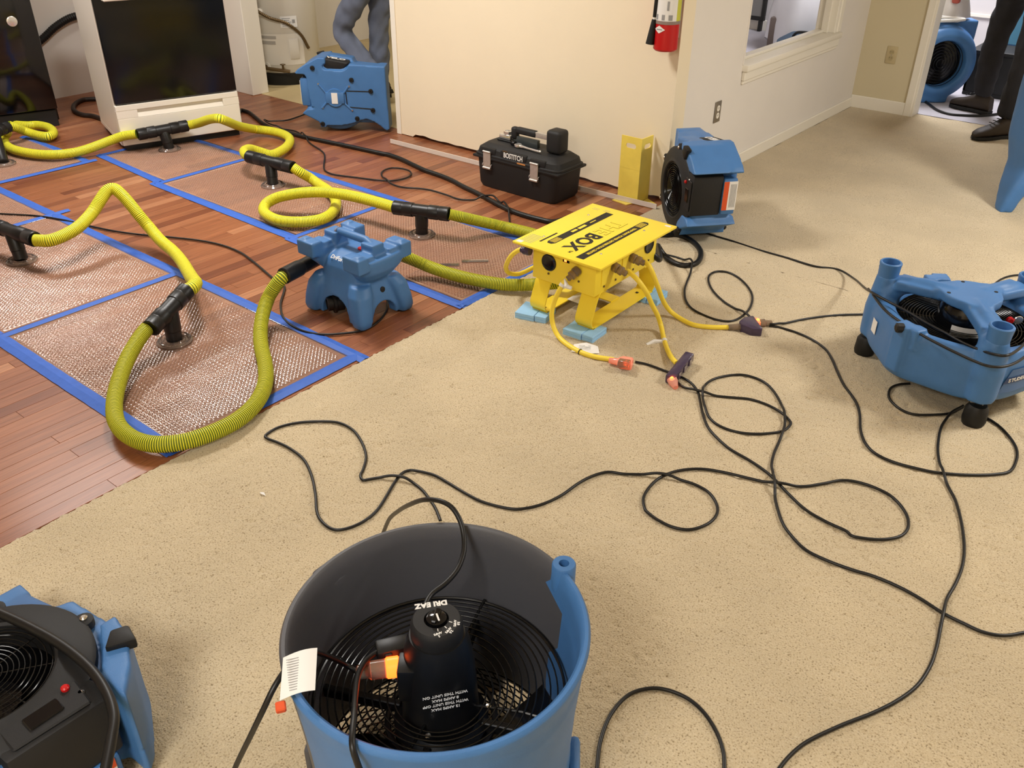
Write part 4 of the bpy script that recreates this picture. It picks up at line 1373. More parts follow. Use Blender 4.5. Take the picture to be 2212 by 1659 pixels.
# ------------------------------------------------------------------ tool box and what lies on it
t = root('tool_box', 'black plastic tool box with two silver latches, before the centre wall', 'tool box', (-2.862, 3.70, 0.002))
loft_b = MB()
loft(loft_b, [rr(0, 0, 0.255, 0.112, 0.0, 9, 40), rr(0, 0, 0.268, 0.117, 0.02, 9, 40), rr(0, 0, 0.278, 0.122, 0.165, 9, 40)])
loft_b.box((-0.29, -0.128, 0.158), (0.29, 0.128, 0.172), 0.004, 2)
loft_b.build('tub', M_matte, t)
lm = MB()
loft(lm, [rr(0, 0, 0.288, 0.127, 0.173, 9, 40), rr(0, 0, 0.288, 0.127, 0.182, 9, 40), rr(0, 0, 0.278, 0.121, 0.186, 9, 40), rr(0, 0, 0.272, 0.116, 0.212, 8, 40), rr(0, 0.0, 0.238, 0.088, 0.236, 7, 40), rr(0, 0, 0.23, 0.08, 0.238, 7, 40)])
lm.box((-0.10, -0.122, 0.184), (0.075, -0.09, 0.224), 0.005, 2).box((-0.235, -0.122, 0.184), (-0.135, -0.09, 0.220), 0.005, 2).box((0.10, -0.122, 0.184), (0.20, -0.09, 0.220), 0.005, 2)
lid = lm.build('lid', M_matte, t)
for x in (-0.187, 0.135):
    la = MB().box((x - 0.026, -0.132, 0.105), (x + 0.026, -0.127, 0.205), 0.002).lathe([(0.007, -0.026), (0.007, 0.026)], 12, (x, -0.131, 0.112), (1, 0, 0)).lathe([(0.006, -0.026), (0.006, 0.026)], 12, (x, -0.130, 0.20), (1, 0, 0)).build('latch', M_metal, t)
    MB().tube([(x - 0.030, -0.124, 0.135), (x - 0.03, -0.132, 0.13), (x - 0.03, -0.132, 0.122)], 0.002, 6).tube([(x + 0.03, -0.124, 0.135), (x + 0.03, -0.132, 0.13), (x + 0.03, -0.132, 0.122)], 0.002, 6).build('latch_wire', M_chrome, la)
text('lettering', 'BOSTITCH', 0.038, frame((-0.012, -0.1225, 0.203), (1, 0, 0), (0, 0, 1)), M_paper, lid, bold=0.001, sx=0.72)
MB().box((-0.082, -0.124, 0.221), (-0.05, -0.122, 0.227)).build('small_badge', M_copper, lid)
MB().box((0.02, -0.1285, 0.176), (0.075, -0.127, 0.184)).build('sticker', mat('tan sticker', (190, 128, 70), 0.7), lid)
MB().tube([(-0.19, 0.0, 0.238), (-0.185, 0, 0.252), (-0.16, 0, 0.256)], 0.008, 8).box((-0.10, -0.012, 0.236), (0.065, 0.012, 0.28), 0.004, 2).build('lid_handle', mat('smoky grey plastic', (62, 66, 66), 0.3), lid)

tx, ty, tz = -2.862, 3.70, 0.002
g = root('hammer_probe', 'moisture hammer probe with black grip and chrome bar, lying across the tool box', 'tool', (tx, ty, 0.242))
MB().box((-0.085, -0.018, 0.052), (0.055, 0.018, 0.088), 0.013, 3).box((-0.115, -0.018, 0.02), (-0.075, 0.018, 0.085), 0.012, 3).build('grip', M_matte, g)
MB().box((0.045, -0.013, 0.056), (0.145, 0.013, 0.084), 0.003, 2).build('chrome_bar', M_metal, g)
MB().box((0.14, -0.045, -0.0), (0.23, 0.045, 0.12), 0.018, 3).build('rubber_head', M_matte, g)
MB().box((-0.195, -0.02, 0.008), (-0.115, 0.03, 0.036), 0.008, 2).build('probe_head', M_chrome, g)
MB().box((-0.205, -0.024, -0.001), (-0.11, 0.034, 0.008), 0.003).build('probe_base', M_matte, g)
MB().lathe([(0.024, 0.034), (0.024, 0.05), (0.017, 0.052), (0.017, 0.044), (0, 0.044)], 8, (-0.15, 0.006, 0)).build('probe_knob', M_chrome, g)
g = root('ratchet_wrench', 'chrome ratchet wrench lying on the tool box lid before the hammer probe', 'wrench', (tx - 0.01, ty - 0.058, 0.247))
RW = Matrix.Rotation(-0.10, 4, 'Z')
MB().tube([(0.0, 0, 0.004), (0.05, 0, 0.003), (0.11, 0, 0.003), (0.135, 0, 0.003)], [0.008, 0.006, 0.0065, 0.005], 10).ball((0.138, 0, 0.004), 0.008, 10, 8).xform(RW).build('handle', M_chrome, g)
MB().lathe([(0.018, -0.004), (0.021, 0.0), (0.021, 0.009), (0.017, 0.012), (0, 0.012)], 24, (-0.02, 0, 0)).prism([(-0.03, -0.014), (0.02, -0.008), (0.02, 0.008), (-0.03, 0.014)], -0.002, 0.009, 0.002).xform(RW).build('ratchet_head', M_chrome, g)
MB().lathe([(0.012, 0), (0.013, 0.003), (0.013, 0.03), (0.010, 0.033), (0, 0.033)], 18, (-0.045, 0.004, 0.006), (-1, 0.15, 0)).xform(RW).build('socket', M_gloss, g)

# ------------------------------------------------------------------ yellow corner guard, aluminium strip
t = root('corner_guard', 'yellow steel corner guard with oblong hand holes, standing by the outside corner', 'guard', (-2.285, 3.90, 0.0))


def leaf(M, h, w, parent, hole):
    """One leaf of the angle with an oblong hole near its top."""
    th = 0.005
    hx, hz, hr, hl = w * 0.52, h - 0.047, 0.013, 0.018
    ring = []
    for k in range(24):
        a = 2 * PI * k / 24
        ring.append((hx + (hl if math.cos(a) > 0 else -hl) + hr * math.cos(a), hz + hr * math.sin(a)))
    out = []
    for k, p in enumerate(ring):
        a = 2 * PI * k / 24
        dx, dz = math.cos(a), math.sin(a)
        s = min((w - hx) / dx if dx > 1e-6 else (-hx / dx if dx < -1e-6 else 1e9), (h - hz) / dz if dz > 1e-6 else (-0.12 / dz if dz < -1e-6 else 1e9))
        out.append((hx + dx * s, hz + dz * s))
    cs = [(w, h), (0, h), (0, hz - 0.12), (w, hz - 0.12)]
    for c_ in cs:
        k = min(range(24), key=lambda i: (out[i][0] - c_[0]) ** 2 + (out[i][1] - c_[1]) ** 2)
        out[k] = c_
    v, f = [], []
    for y in (0, th):
        v += [(x, y, z) for x, z in ring] + [(x, y, z) for x, z in out]
    for k in range(24):
        k2 = (k + 1) % 24
        f += [(k, k2, 24 + k2, 24 + k), (48 + k, 72 + k, 72 + k2, 48 + k2), (k, 48 + k, 48 + k2, k2), (24 + k, 24 + k2, 72 + k2, 72 + k)]
    mb = MB().add(v, f).box((0, 0, 0), (w, th, hz - 0.119))
    mb.xform(M)
    return mb.build('leaf', M_guard, parent, ang=0.4)


M_guard = mat('yellow guard paint', (242, 216, 96), 0.45, var=0.05, vscale=15)
e1, e2 = Vector((-0.098, -0.0, 0)), Vector((0.075, 0.07, 0))
d1, d2 = Vector((-1.0, 0.02, 0)).normalized(), Vector((0.03, 1.0, 0)).normalized()
co = (0.0, 0.0, 0.004)
leaf(frame(co, d1, (-d1.y, d1.x, 0)) @ Matrix(((1, 0, 0, 0), (0, 1, 0, 0), (0, 0, 1, 0), (0, 0, 0, 1))), 0.338, 0.125, t, True)
leaf(frame(co, d2, (-d2.y, d2.x, 0)), 0.338, 0.10, t, True)
MB().prism([(-0.115, 0.0), (-0.01, 0.0), (-0.03, -0.06), (-0.13, -0.045)], 0.0, 0.004).prism([(0.004, 0.01), (0.075, 0.0), (0.085, 0.05), (0.004, 0.095)], 0.0, 0.004).build('base_flange', M_guard, t)

mb = MB()
xa, xb = -4.056, -2.16
n = 40
v, f = [], []
for i in range(n + 1):
    s = i / n
    x = xa + (xb - xa) * s
    y = 3.815 + 0.03 * s + 0.035 * s * s
    zt = 0.030
    for dy, z in ((0, 0.005), (0, zt), (0.006, zt), (0.006, 0.005)):
        v.append((x, y + dy, z))
for i in range(n):
    for j in range(4):
        f.append((4 * i + j, 4 * i + (j + 1) % 4, 4 * i + 4 + (j + 1) % 4, 4 * i + 4 + j))
f += [(0, 1, 2, 3), (4 * n, 4 * n + 3, 4 * n + 2, 4 * n + 1)]
mb.add(v, f).build('metal_strip', mat('pale strip metal', (226, 216, 206), 0.5, 0.2), label='long thin aluminium strip lying along the foot of the centre wall', cat='strip', ang=0.4)

# ------------------------------------------------------------------ fire extinguisher
t = root('fire_extinguisher', 'red fire extinguisher hanging at the outside corner of the centre wall', 'extinguisher', (-2.228, 3.937, 0.775))
R = 0.058
MB().lathe([(0.0, 0.0), (R - 0.008, 0.0), (R, 0.008), (R, 0.33), (R * 0.8, 0.375), (0.022, 0.39), (0.022, 0.41), (0, 0.41)], 36).build('cylinder', M_red, t)
a_v = math.atan2(-3.94, 2.23)
MB().lathe([(R + 0.001, 0.138), (R + 0.001, 0.31)], 20, a0=a_v - 1.45, a1=a_v + 0.75).build('instruction_label', M_paper, t)
MB().lathe([(R + 0.0012, 0.138), (R + 0.0012, 0.31)], 8, a0=a_v + 0.75, a1=a_v + 1.35).build('yellow_label', mat('yellow green label', (196, 196, 70), 0.5), t)
MB().lathe([(R + 0.0015, 0.123), (R + 0.0015, 0.138)], 24, a0=a_v - 1.5, a1=a_v + 1.5).build('grey_band', mat('grey band', (140, 124, 116), 0.4), t)
mb = MB()
for z, da, w_ in ((0.142, -0.95, 0.14), (0.142, -0.35, 0.16), (0.142, 0.25, 0.2)):
    mb.lathe([(R + 0.0018, z), (R + 0.0018, z + 0.024)], 6, a0=a_v + da - w_, a1=a_v + da + w_ * 0.6)
mb.lathe([(R + 0.0018, 0.185), (R + 0.0018, 0.225)], 4, a0=a_v - 0.12, a1=a_v + 0.05)
for z in (0.235, 0.245, 0.255):
    mb.lathe([(R + 0.0018, z), (R + 0.0018, z + 0.004)], 8, a0=a_v - 1.1, a1=a_v + 0.6)
mb.build('pictogram', M_grey_print, t)
for k, ch in enumerate('INSTRUCTIONS'):
    a = a_v - 1.05 + 0.155 * k
    nr = Vector((math.cos(a), math.sin(a), 0)) * (R + 0.0016)
    text('lettering', ch, 0.014, frame((nr.x, nr.y, 0.275), (-math.sin(a), math.cos(a), 0), (0, 0, 1)), M_print, t, bold=0.0004)
v, f = [], []
for k in range(13):
    s = k / 12
    a = a_v - 1.15 + 1.0 * s
    hh = 0.017 * (1 - abs(2 * s - 1)) + 0.0004
    for dz in (-hh, hh):
        v.append(((R + 0.0015) * math.cos(a), (R + 0.0015) * math.sin(a), 0.1 + dz))
MB().add(v, [(2 * k, 2 * k + 2, 2 * k + 3, 2 * k + 1) for k in range(12)]).build('diamond_badge', M_paper, t)
mb = MB().lathe([(R + 0.0022, 0.0975), (R + 0.0022, 0.1025)], 8, a0=a_v - 0.92, a1=a_v - 0.38)
mb.build('badge_print', M_grey_print, t)
hd = -vr * 0.066 - va * 0.008
mb = MB().lathe([(0.021, 0.0), (0.0125, 0.10), (0.011, 0.112), (0.0, 0.112)], 18, (hd.x - 0.012, hd.y - 0.0, 0.028), (0.10, 0.03, 1))
mb.build('nozzle_horn', M_rubber, t)
MB().lathe([(0.008, 0), (0.008, 0.012)], 12, (hd.x + 0.0, hd.y + 0.003, 0.14)).build('nozzle_collar', M_paper, t)
MB().tube(spline([(hd.x, hd.y + 0.003, 0.15), (hd.x + 0.004, hd.y, 0.22), (hd.x + 0.01, hd.y, 0.32), (hd.x + 0.045, hd.y * 0.4, 0.42), (0, 0, 0.42)], 0.01), 0.0095, 10).build('hose', M_rubber, t)
MB().box((-0.012, -0.05, 0.40), (0.012, 0.05, 0.425), 0.004).box((-0.01, -0.075, 0.44), (0.01, 0.04, 0.452), 0.003).build('valve_handle', M_black, t)
MB().box((-0.03, 0.055, 0.05), (0.03, 0.075, 0.32), 0.002).build('wall_bracket', M_metal, t)


# ------------------------------------------------------------------ outlets
def outlet(label, M, plate, face):
    t = root('wall_outlet', label, 'outlet')
    t.matrix_world = M
    MB().box((-0.035, -0.057, 0), (0.035, 0.057, 0.006), 0.003, 2).build('cover_plate', plate, t)
    for s in (-1, 1):
        r_ = MB().lathe([(0.0165, 0.0), (0.0165, 0.008), (0, 0.008)], 24, (0, s * 0.0195, 0)).build('receptacle', face, t)
        MB().box((-0.008, s * 0.0195 - 0.002, 0.008), (-0.006, s * 0.0195 + 0.006, 0.0085)).box((0.006, s * 0.0195 - 0.002, 0.008), (0.008, s * 0.0195 + 0.006, 0.0085)).build('slot', M_print, r_)
    MB().lathe([(0.003, 0.006), (0.003, 0.007), (0, 0.007)], 8).build('screw', M_steel, t)


outlet('metal-plated double outlet with white sockets on the white wall', frame((WX, 4.503, 0.378), (0, 1, 0), (0, 0, 1)), mat('dull nickel plate', (150, 142, 130), 0.35, 0.7), M_white)
outlet('ivory double outlet on the beige wall beside the doorway', frame((-1.974, WY, 0.387), (1, 0, 0), (0, 0, 1)), mat('ivory plate', (196, 180, 140), 0.5), mat('ivory socket', (180, 164, 124), 0.5))


# ------------------------------------------------------------------ kitchen: stove, refrigerator, cabinet
sa = math.atan2(3.392 - 2.701, -5.023 + 5.272)
t = root('stove', 'cream white stove with black glass oven door, pulled out onto the panels', 'stove', (-5.145, 2.64, 0), (0, 0, math.radians(72)))
# local: x along the front, y into the body
SW, SD = 0.735, 0.63
MB().box((0, 0.02, 0.06), (SW, SD, 0.92), 0.004).box((0.0, 0.03, 0.035), (0.012, SD, 0.06)).build('cabinet', M_white, t)
MB().box((0.02, 0.012, 0.0), (SW - 0.02, SD - 0.02, 0.06)).build('toe_kick', M_rubber, t)
mb = MB()
mb.box((0.0, -0.012, 0.04), (SW, 0.02, 0.20), 0.004).box((0.0, -0.012, 0.243), (SW, 0.02, 0.277), 0.004)
mb.box((0.0, -0.012, 0.20), (0.12, 0.02, 0.243)).box((SW - 0.10, -0.012, 0.20), (SW, 0.02, 0.243)).box((0.1, 0.014, 0.2), (SW - 0.1, 0.022, 0.245))
mb.add([(0.12, -0.012, 0.20), (SW - 0.1, -0.012, 0.20), (SW - 0.1, 0.012, 0.225), (0.12, 0.012, 0.225)], [(0, 1, 2, 3)])
mb.build('drawer', M_white, t, smooth=False)
MB().box((0.004, -0.014, 0.283), (SW - 0.004, 0.018, 0.88), 0.004).build('oven_door', M_gloss, t)
MB().box((0.002, -0.006, 0.885), (SW - 0.002, 0.02, 0.92), 0.003).tube([(0.06, -0.012, 0.86), (0.06, -0.05, 0.86), (SW - 0.06, -0.05, 0.86), (SW - 0.06, -0.012, 0.86)], 0.011, 10).build('handle', M_white, t)
MB().box((-0.003, 0.03, 0.905), (SW + 0.003, SD, 0.925), 0.003).build('cooktop', M_gloss, t)

M_frgloss = mat('glossy black appliance', (9, 9, 11), 0.09, coat=0.3)
t = root('refrigerator', 'tall glossy black refrigerator at the left edge of the photo', 'refrigerator', (-6.02, 2.70, 0), (0, 0, math.radians(-108)))
# local: x along the front away from the stove, y into the wall
MB().box((0, -0.50, 0.03), (0.72, -0.02, 1.75), 0.004).build('cabinet', M_gloss, t)
MB().box((0.0, -0.02, 0.115), (0.78, 0.035, 1.15), 0.006, 2).build('door', M_frgloss, t)
MB().box((0.0, -0.02, 1.16), (0.78, 0.035, 1.75), 0.006, 2).build('door', M_frgloss, t)
MB().box((0.012, -0.025, 0.0), (0.77, 0.012, 0.105), 0.003).build('kick_grille', M_matte, t)
MB().box((-0.006, -0.03, 0.30), (0.004, 0.0, 0.325), 0.001).build('hinge', M_steel, t)
MB().lathe([(0.03, 0), (0.03, 0.006), (0.024, 0.008), (0, 0.008)], 20, (0.13, 0.035, 0.66), (0, 1, 0)).build('badge', M_chrome, t)

M_cab = mat('reddish oak cabinet', (150, 96, 62), 0.4, var=0.1, vscale=14)
t = root('base_cabinet', 'brown wooden base cabinet between the stove and the white door post', 'cabinet', (-6.15, 3.86, 0))
MB().box((-0.35, -0.28, 0.10), (0.15, 0.165, 0.88), 0.003).build('carcass', M_cab, t)
MB().box((0.15, -0.27, 0.12), (0.17, 0.155, 0.68), 0.004).build('door', M_cab, t)
MB().box((-0.35, -0.28, 0.0), (0.09, 0.165, 0.10)).build('toe_kick', M_rubber, t)
MB().box((0.15, -0.27, 0.70), (0.17, 0.155, 0.86), 0.004).build('drawer', M_cab, t)
MB().box((-0.36, -0.29, 0.88), (0.19, 0.168, 0.92), 0.004).build('worktop', M_trim, t)

MB().tube(spline([(-6.68, 2.78, 0.29), (-6.68, 3.02, 0.42), (-6.68, 3.13, 0.485), (-6.68, 3.25, 0.53), (-6.69, 3.38, 0.54)], 0.008), [0.026 if k % 2 else 0.023 for k in range(len(spline([(-6.68, 2.78, 0.29), (-6.68, 3.02, 0.42), (-6.68, 3.13, 0.485), (-6.68, 3.25, 0.53), (-6.69, 3.38, 0.54)], 0.008)))], 12).build('drain_hose', M_rubber, label='dark corrugated drain hose on the wall between refrigerator and stove', cat='hose')
cord('coiled_cord', 'thick dark cord coiled on the floor behind the white stove', [(-5.697,2.905,0.014),(-5.993,2.924,0.014),(-6.101,2.893,0.014),(-6.259,2.918,0.014),(-6.410,3.006,0.014),(-6.478,3.105,0.014),(-6.441,3.173,0.014),(-6.378,3.263,0.014)], mat('dark brown cord', (44, 32, 26), 0.5), 0.016)

# ------------------------------------------------------------------ utility closet: water heater
M_heater = mat('pale grey enamel', (214, 208, 196), 0.4)
HX, HY = -5.985, 4.565
t = root('water_heater', 'pale water heater with drain valve, in the closet behind the door post', 'water heater', (HX, HY, 0))
MB().lathe([(0.262, 0.09), (0.265, 0.095), (0.265, 1.35), (0.25, 1.38), (0, 1.38)], 48).build('tank', M_heater, t)
MB().lathe([(0.272, 0.0), (0.275, 0.01), (0.275, 0.085), (0.262, 0.09), (0, 0.09)], 48).build('base_ring', M_rubber, t)
hv = math.atan2(-4.565, 5.985)


def on_tank(da, z, r=0.265):
    return Vector((r * math.cos(hv + da), r * math.sin(hv + da), z))


MB().lathe([(0.267, 0.15), (0.267, 0.375)], 16, a0=hv - 0.85, a1=hv + 0.55).build('lower_panel', mat('panel enamel', (226, 220, 208), 0.35), t)
MB().lathe([(0.270, 0.19), (0.275, 0.2), (0.275, 0.33), (0.27, 0.34)], 6, a0=hv + 0.12, a1=hv + 0.38).build('panel_rib', M_heater, t)
for z0, z1, a0_, a1_ in ((0.42, 0.50, -0.05, 0.42), (0.30, 0.325, -0.75, -0.25), (0.34, 0.362, -0.75, -0.22)):
    MB().lathe([(0.2685, z0), (0.2685, z1)], 8, a0=hv + a0_, a1=hv + a1_).build('data_label', M_paper if z0 > 0.4 else mat('grey label', (170, 164, 156), 0.6), t)
mb = MB()
for k in range(5):
    mb.lathe([(0.2695, 0.43 + 0.013 * k), (0.2695, 0.434 + 0.013 * k)], 5, a0=hv + 0.0, a1=hv + 0.2 + 0.03 * (k % 3))
mb.lathe([(0.2695, 0.45), (0.2695, 0.475)], 3, a0=hv + 0.28, a1=hv + 0.36)
mb.build('fine_print', M_grey_print, t)
dv = MB()
dv.tube([on_tank(-0.62, 0.135), on_tank(-0.62, 0.135, 0.33)], 0.016, 10).tube([on_tank(-0.62, 0.135, 0.31), on_tank(-0.2, 0.128, 0.33), on_tank(0.05, 0.115, 0.33)], 0.013, 10).tube([on_tank(-0.1, 0.13, 0.33), on_tank(-0.1, 0.165, 0.33)], 0.008, 8).box(tuple(on_tank(-0.1, 0.165, 0.33) - Vector((0.016, 0.016, 0.0))), tuple(on_tank(-0.1, 0.172, 0.33) + Vector((0.016, 0.016, 0))), 0.002)
dv.build('drain_valve', M_copper, t)
MB().lathe([(0.035, -0.004), (0.035, 0.006), (0, 0.008)], 20, on_tank(-0.62, 0.135, 0.265), on_tank(-0.62, 0, 1)).build('valve_flange', M_white, t)
path = spline([on_tank(-1.0, 0.72, 0.32), on_tank(-0.75, 0.58, 0.31), on_tank(-0.35, 0.50, 0.29), on_tank(0.1, 0.455, 0.285), on_tank(0.45, 0.37, 0.285), on_tank(0.68, 0.26, 0.28)], 0.006)
MB().tube(path, [0.0125 if k % 2 else 0.0105 for k in range(len(path))], 10).build('flexible_conduit', M_copper, t)
MB().tube(spline([on_tank(-1.1, 0.9, 0.30), on_tank(-0.8, 0.66, 0.33), on_tank(-0.62, 0.52, 0.29)], 0.01), 0.012, 10).tube([on_tank(-0.95, 0.3, 0.30), on_tank(-0.95, 0.8, 0.30)], 0.011, 10).build('pipe', M_copper, t)
MB().ball(on_tank(-0.60, 0.53, 0.27), 0.028, 14, 10).build('fitting', M_white, t)

# ------------------------------------------------------------------ people


def shoe(parent, ankle, toe_dir, pitch=0.0):
    """A laced boot: sole plus upper, length 0.29 m, heel under the ankle."""
    d = Vector((*toe_dir, 0)).normalized()
    s = Vector((-d.y, d.x, 0))
    Mx = Matrix(((d.x, s.x, 0, ankle[0]), (d.y, s.y, 0, ankle[1]), (0, 0, 1, ankle[2]), (0, 0, 0, 1))) @ Matrix.Rotation(-pitch, 4, 'Y')
    st = [(-0.085, 0.028, 0.05), (-0.075, 0.035, 0.11), (-0.03, 0.040, 0.135), (0.03, 0.042, 0.125), (0.08, 0.045, 0.098), (0.13, 0.050, 0.078), (0.175, 0.047, 0.066), (0.205, 0.035, 0.052), (0.218, 0.018, 0.035)]
    rings = []
    for x, w, h in st:
        rings.append([(x, w * math.copysign(abs(math.cos(a)) ** 0.75, math.cos(a)), 0.018 + (h - 0.018) * (0.5 + 0.5 * math.copysign(abs(math.sin(a)) ** 0.8, math.sin(a)))) for a in [2 * PI * k / 16 for k in range(16)]])
    mb = MB()
    loft(mb, rings)
    mb.xform(Mx)
    up = mb.build('boot', M_boot, parent)
    pr_ = [(-0.09, -0.03), (-0.05, -0.038), (0.03, -0.036), (0.10, -0.05), (0.16, -0.052), (0.205, -0.038), (0.225, 0.0), (0.205, 0.038), (0.16, 0.052), (0.10, 0.05), (0.03, 0.036), (-0.05, 0.038), (-0.09, 0.03)]
    MB().prism(pr_, 0.0, 0.022, 0.003).prism([(-0.09, -0.03), (-0.02, -0.036), (-0.02, 0.036), (-0.09, 0.03)], -0.006, 0.0).xform(Matrix.Translation((0, 0, 0.0))).xform(Mx).build('sole', M_rubber, up)
    mb = MB()
    for k in range(4):
        x = 0.03 + 0.025 * k
        z = 0.132 - 0.011 * k
        mb.tube([(x, -0.025, z), (x + 0.008, 0, z + 0.006), (x, 0.025, z)], 0.003, 6)
    mb.xform(Mx).build('lace', M_print, up)


def person(label, base, J, trouser, fold):
    t = root('person', label, 'person', base)
    V, E, R, tag_ = [], [], [], []

    def add(p, r, parent, tg):
        V.append(Vector(p))
        R.append(r)
        tag_.append(tg)
        if parent is not None:
            E.append((parent, len(V) - 1))
        return len(V) - 1
    pel = add(J['pelvis'], (0.135, 0.11), None, 0)
    ch = None
    wa = add(Vector(J['pelvis']) + Vector((0, 0, 0.14)), (0.135, 0.10), pel, 1)
    ch = add(Vector(J['pelvis']) + Vector((0, 0, 0.34)), (0.16, 0.115), wa, 1)
    nk = add(Vector(J['pelvis']) + Vector((0, 0, 0.52)), (0.06, 0.06), ch, 1)
    hd_ = add(Vector(J['pelvis']) + Vector((0, 0, 0.60)), (0.065, 0.07), nk, 2)
    add(Vector(J['pelvis']) + Vector((0, 0, 0.72)), (0.078, 0.095), hd_, 2)
    for s in ('a', 'b'):
        h_ = add(J['hip' + s], (0.098, 0.098), pel, 0)
        k_ = Vector(J['knee' + s])
        m1 = add(Vector(J['hip' + s]).lerp(k_, 0.5), (0.092, 0.092), h_, 0)
        k1 = add(k_, (0.074, 0.074), m1, 0)
        an = Vector(J['ankle' + s])
        m2 = add(k_.lerp(an, 0.35), (0.078, 0.078), k1, 0)
        m3 = add(k_.lerp(an, 0.8), (0.072, 0.072), m2, 0)
        add(an, (0.068, 0.068), m3, 0)
    side = Vector(J['side'])
    for q in (-1, 1):
        sh = add(V[ch] + side * q * 0.17 + Vector((0, 0, 0.10)), (0.062, 0.062), ch, 1)
        el = add(V[sh] + side * q * 0.06 + Vector((0, 0, -0.28)), (0.046, 0.046), sh, 1)
        fw = Vector(J['front'])
        wr = add(V[el] + fw * 0.20 + Vector((0, 0, -0.12)), (0.03, 0.03), el, 2)
        pm = add(V[wr] + fw * 0.06 + Vector((0, 0, -0.03)), (0.03, 0.026), wr, 2)
        for k in range(4):
            f1 = add(V[pm] + fw * 0.045 + side * (0.018 * (k - 1.5)) + Vector((0, 0, -0.02)), (0.009, 0.009), pm, 2)
            add(V[f1] + fw * (0.022 + 0.006 * (k in (1, 2))) + Vector((0, 0, -0.03)), (0.008, 0.008), f1, 2)
        f1 = add(V[wr] + fw * 0.04 - side * q * 0.035, (0.011, 0.011), wr, 2)
        add(V[f1] + fw * 0.035 - side * q * 0.005 + Vector((0, 0, -0.01)), (0.009, 0.009), f1, 2)
    me = bpy.data.meshes.new('body')
    me.from_pydata([v[:] for v in V], E, [])
    o = bpy.data.objects.new('tmp', me)
    COL.objects.link(o)
    md = o.modifiers.new('s', 'SKIN')
    md.use_smooth_shade = True
    for i, r in enumerate(R):
        me.skin_vertices[0].data[i].radius = r
    me.skin_vertices[0].data[0].use_root = True
    sb = o.modifiers.new('b', 'SUBSURF')
    sb.levels = sb.render_levels = 3
    me2 = bpy.data.meshes.new_from_object(o.evaluated_get(bpy.context.evaluated_depsgraph_get()))
    bpy.data.objects.remove(o)
    for m in (trouser, M_shirt, M_skin):
        me2.materials.append(m)
    # cloth folds: ridges that run round the legs, stronger at knee and hem
    nv = len(me2.vertices)
    co = np.empty(nv * 3)
    no = np.empty(nv * 3)
    me2.vertices.foreach_get('co', co)
    me2.vertices.foreach_get('normal', no)
    co, no = co.reshape(-1, 3), no.reshape(-1, 3)
    ph = rng.uniform(0, 6, 6)
    zz = co[:, 2]
    wv = np.sin(zz * 55 + ph[0] + 3 * np.sin(co[:, 0] * 22 + co[:, 1] * 17)) * 0.5 + np.sin(zz * 31 + ph[1] + 5 * co[:, 0] * 6 + 4 * np.sin(co[:, 1] * 19 + ph[2])) * 0.7
    amp = np.where(zz < J['pelvis'][2], fold, 0.0)
    co += no * (wv * amp)[:, None]
    me2.vertices.foreach_set('co', co.ravel())
    VA = np.array([v[:] for v in V])
    ta = np.array(tag_)
    # nearest bone decides the cloth
    EA, EB = VA[[e[0] for e in E]], VA[[e[1] for e in E]]
    et = ta[[e[1] for e in E]]
    cen = np.empty(len(me2.polygons) * 3)
    me2.polygons.foreach_get('center', cen)
    cen = cen.reshape(-1, 3)
    best = np.full(len(cen), 1e9)
    idx = np.zeros(len(cen), int)
    for k in range(len(E)):
        ab = EB[k] - EA[k]
        s = np.clip(((cen - EA[k]) @ ab) / max(1e-9, ab @ ab), 0, 1)
        d = np.linalg.norm(cen - EA[k] - s[:, None] * ab, axis=1)
        m = d < best
        best[m], idx[m] = d[m], et[k]
    me2.polygons.foreach_set('material_index', idx.astype(np.int32))
    me2.polygons.foreach_set('use_smooth', [True] * len(me2.polygons))
    link('body', me2, t)
    fw, hp = Vector(J['front']), Vector(J['pelvis']) + Vector((0, 0, 0.69))
    MB().ball((0, 0, 0), 0.105, 20, 14, (0.86, 1.0, 1.05)).xform(Matrix.Translation(hp - fw * 0.02 + Vector((0, 0, 0.035)))).build('hair', M_hair, t)
    fc = MB()
    for q in (-1, 1):
        fc.ball(hp + fw * 0.088 + side * q * 0.032 + Vector((0, 0, -0.005)), 0.012, 10, 8)
    fc.build('eyes', M_white, t)
    MB().tube([hp + fw * 0.09, hp + fw * 0.12 + Vector((0, 0, -0.035)), hp + fw * 0.09 + Vector((0, 0, -0.045))], [0.008, 0.014, 0.008], 8).build('nose', M_skin, t)
    MB().tube([hp + fw * 0.088 + side * 0.025 + Vector((0, 0, -0.07)), hp + fw * 0.098 + Vector((0, 0, -0.07)), hp + fw * 0.088 - side * 0.025 + Vector((0, 0, -0.07))], 0.006, 6).build('mouth', mat('lips', (160, 96, 84), 0.5), t)
    fc = MB()
    for q in (-1, 1):
        fc.ball(hp + side * q * 0.088 + Vector((0, 0, -0.015)), 0.03, 10, 8, (0.5, 0.5, 1.0))
    fc.build('ears', M_skin, t)
    for s in ('a', 'b'):
        shoe(t, J['foot' + s], J['toe' + s], J.get('pitch' + s, 0))
    return t


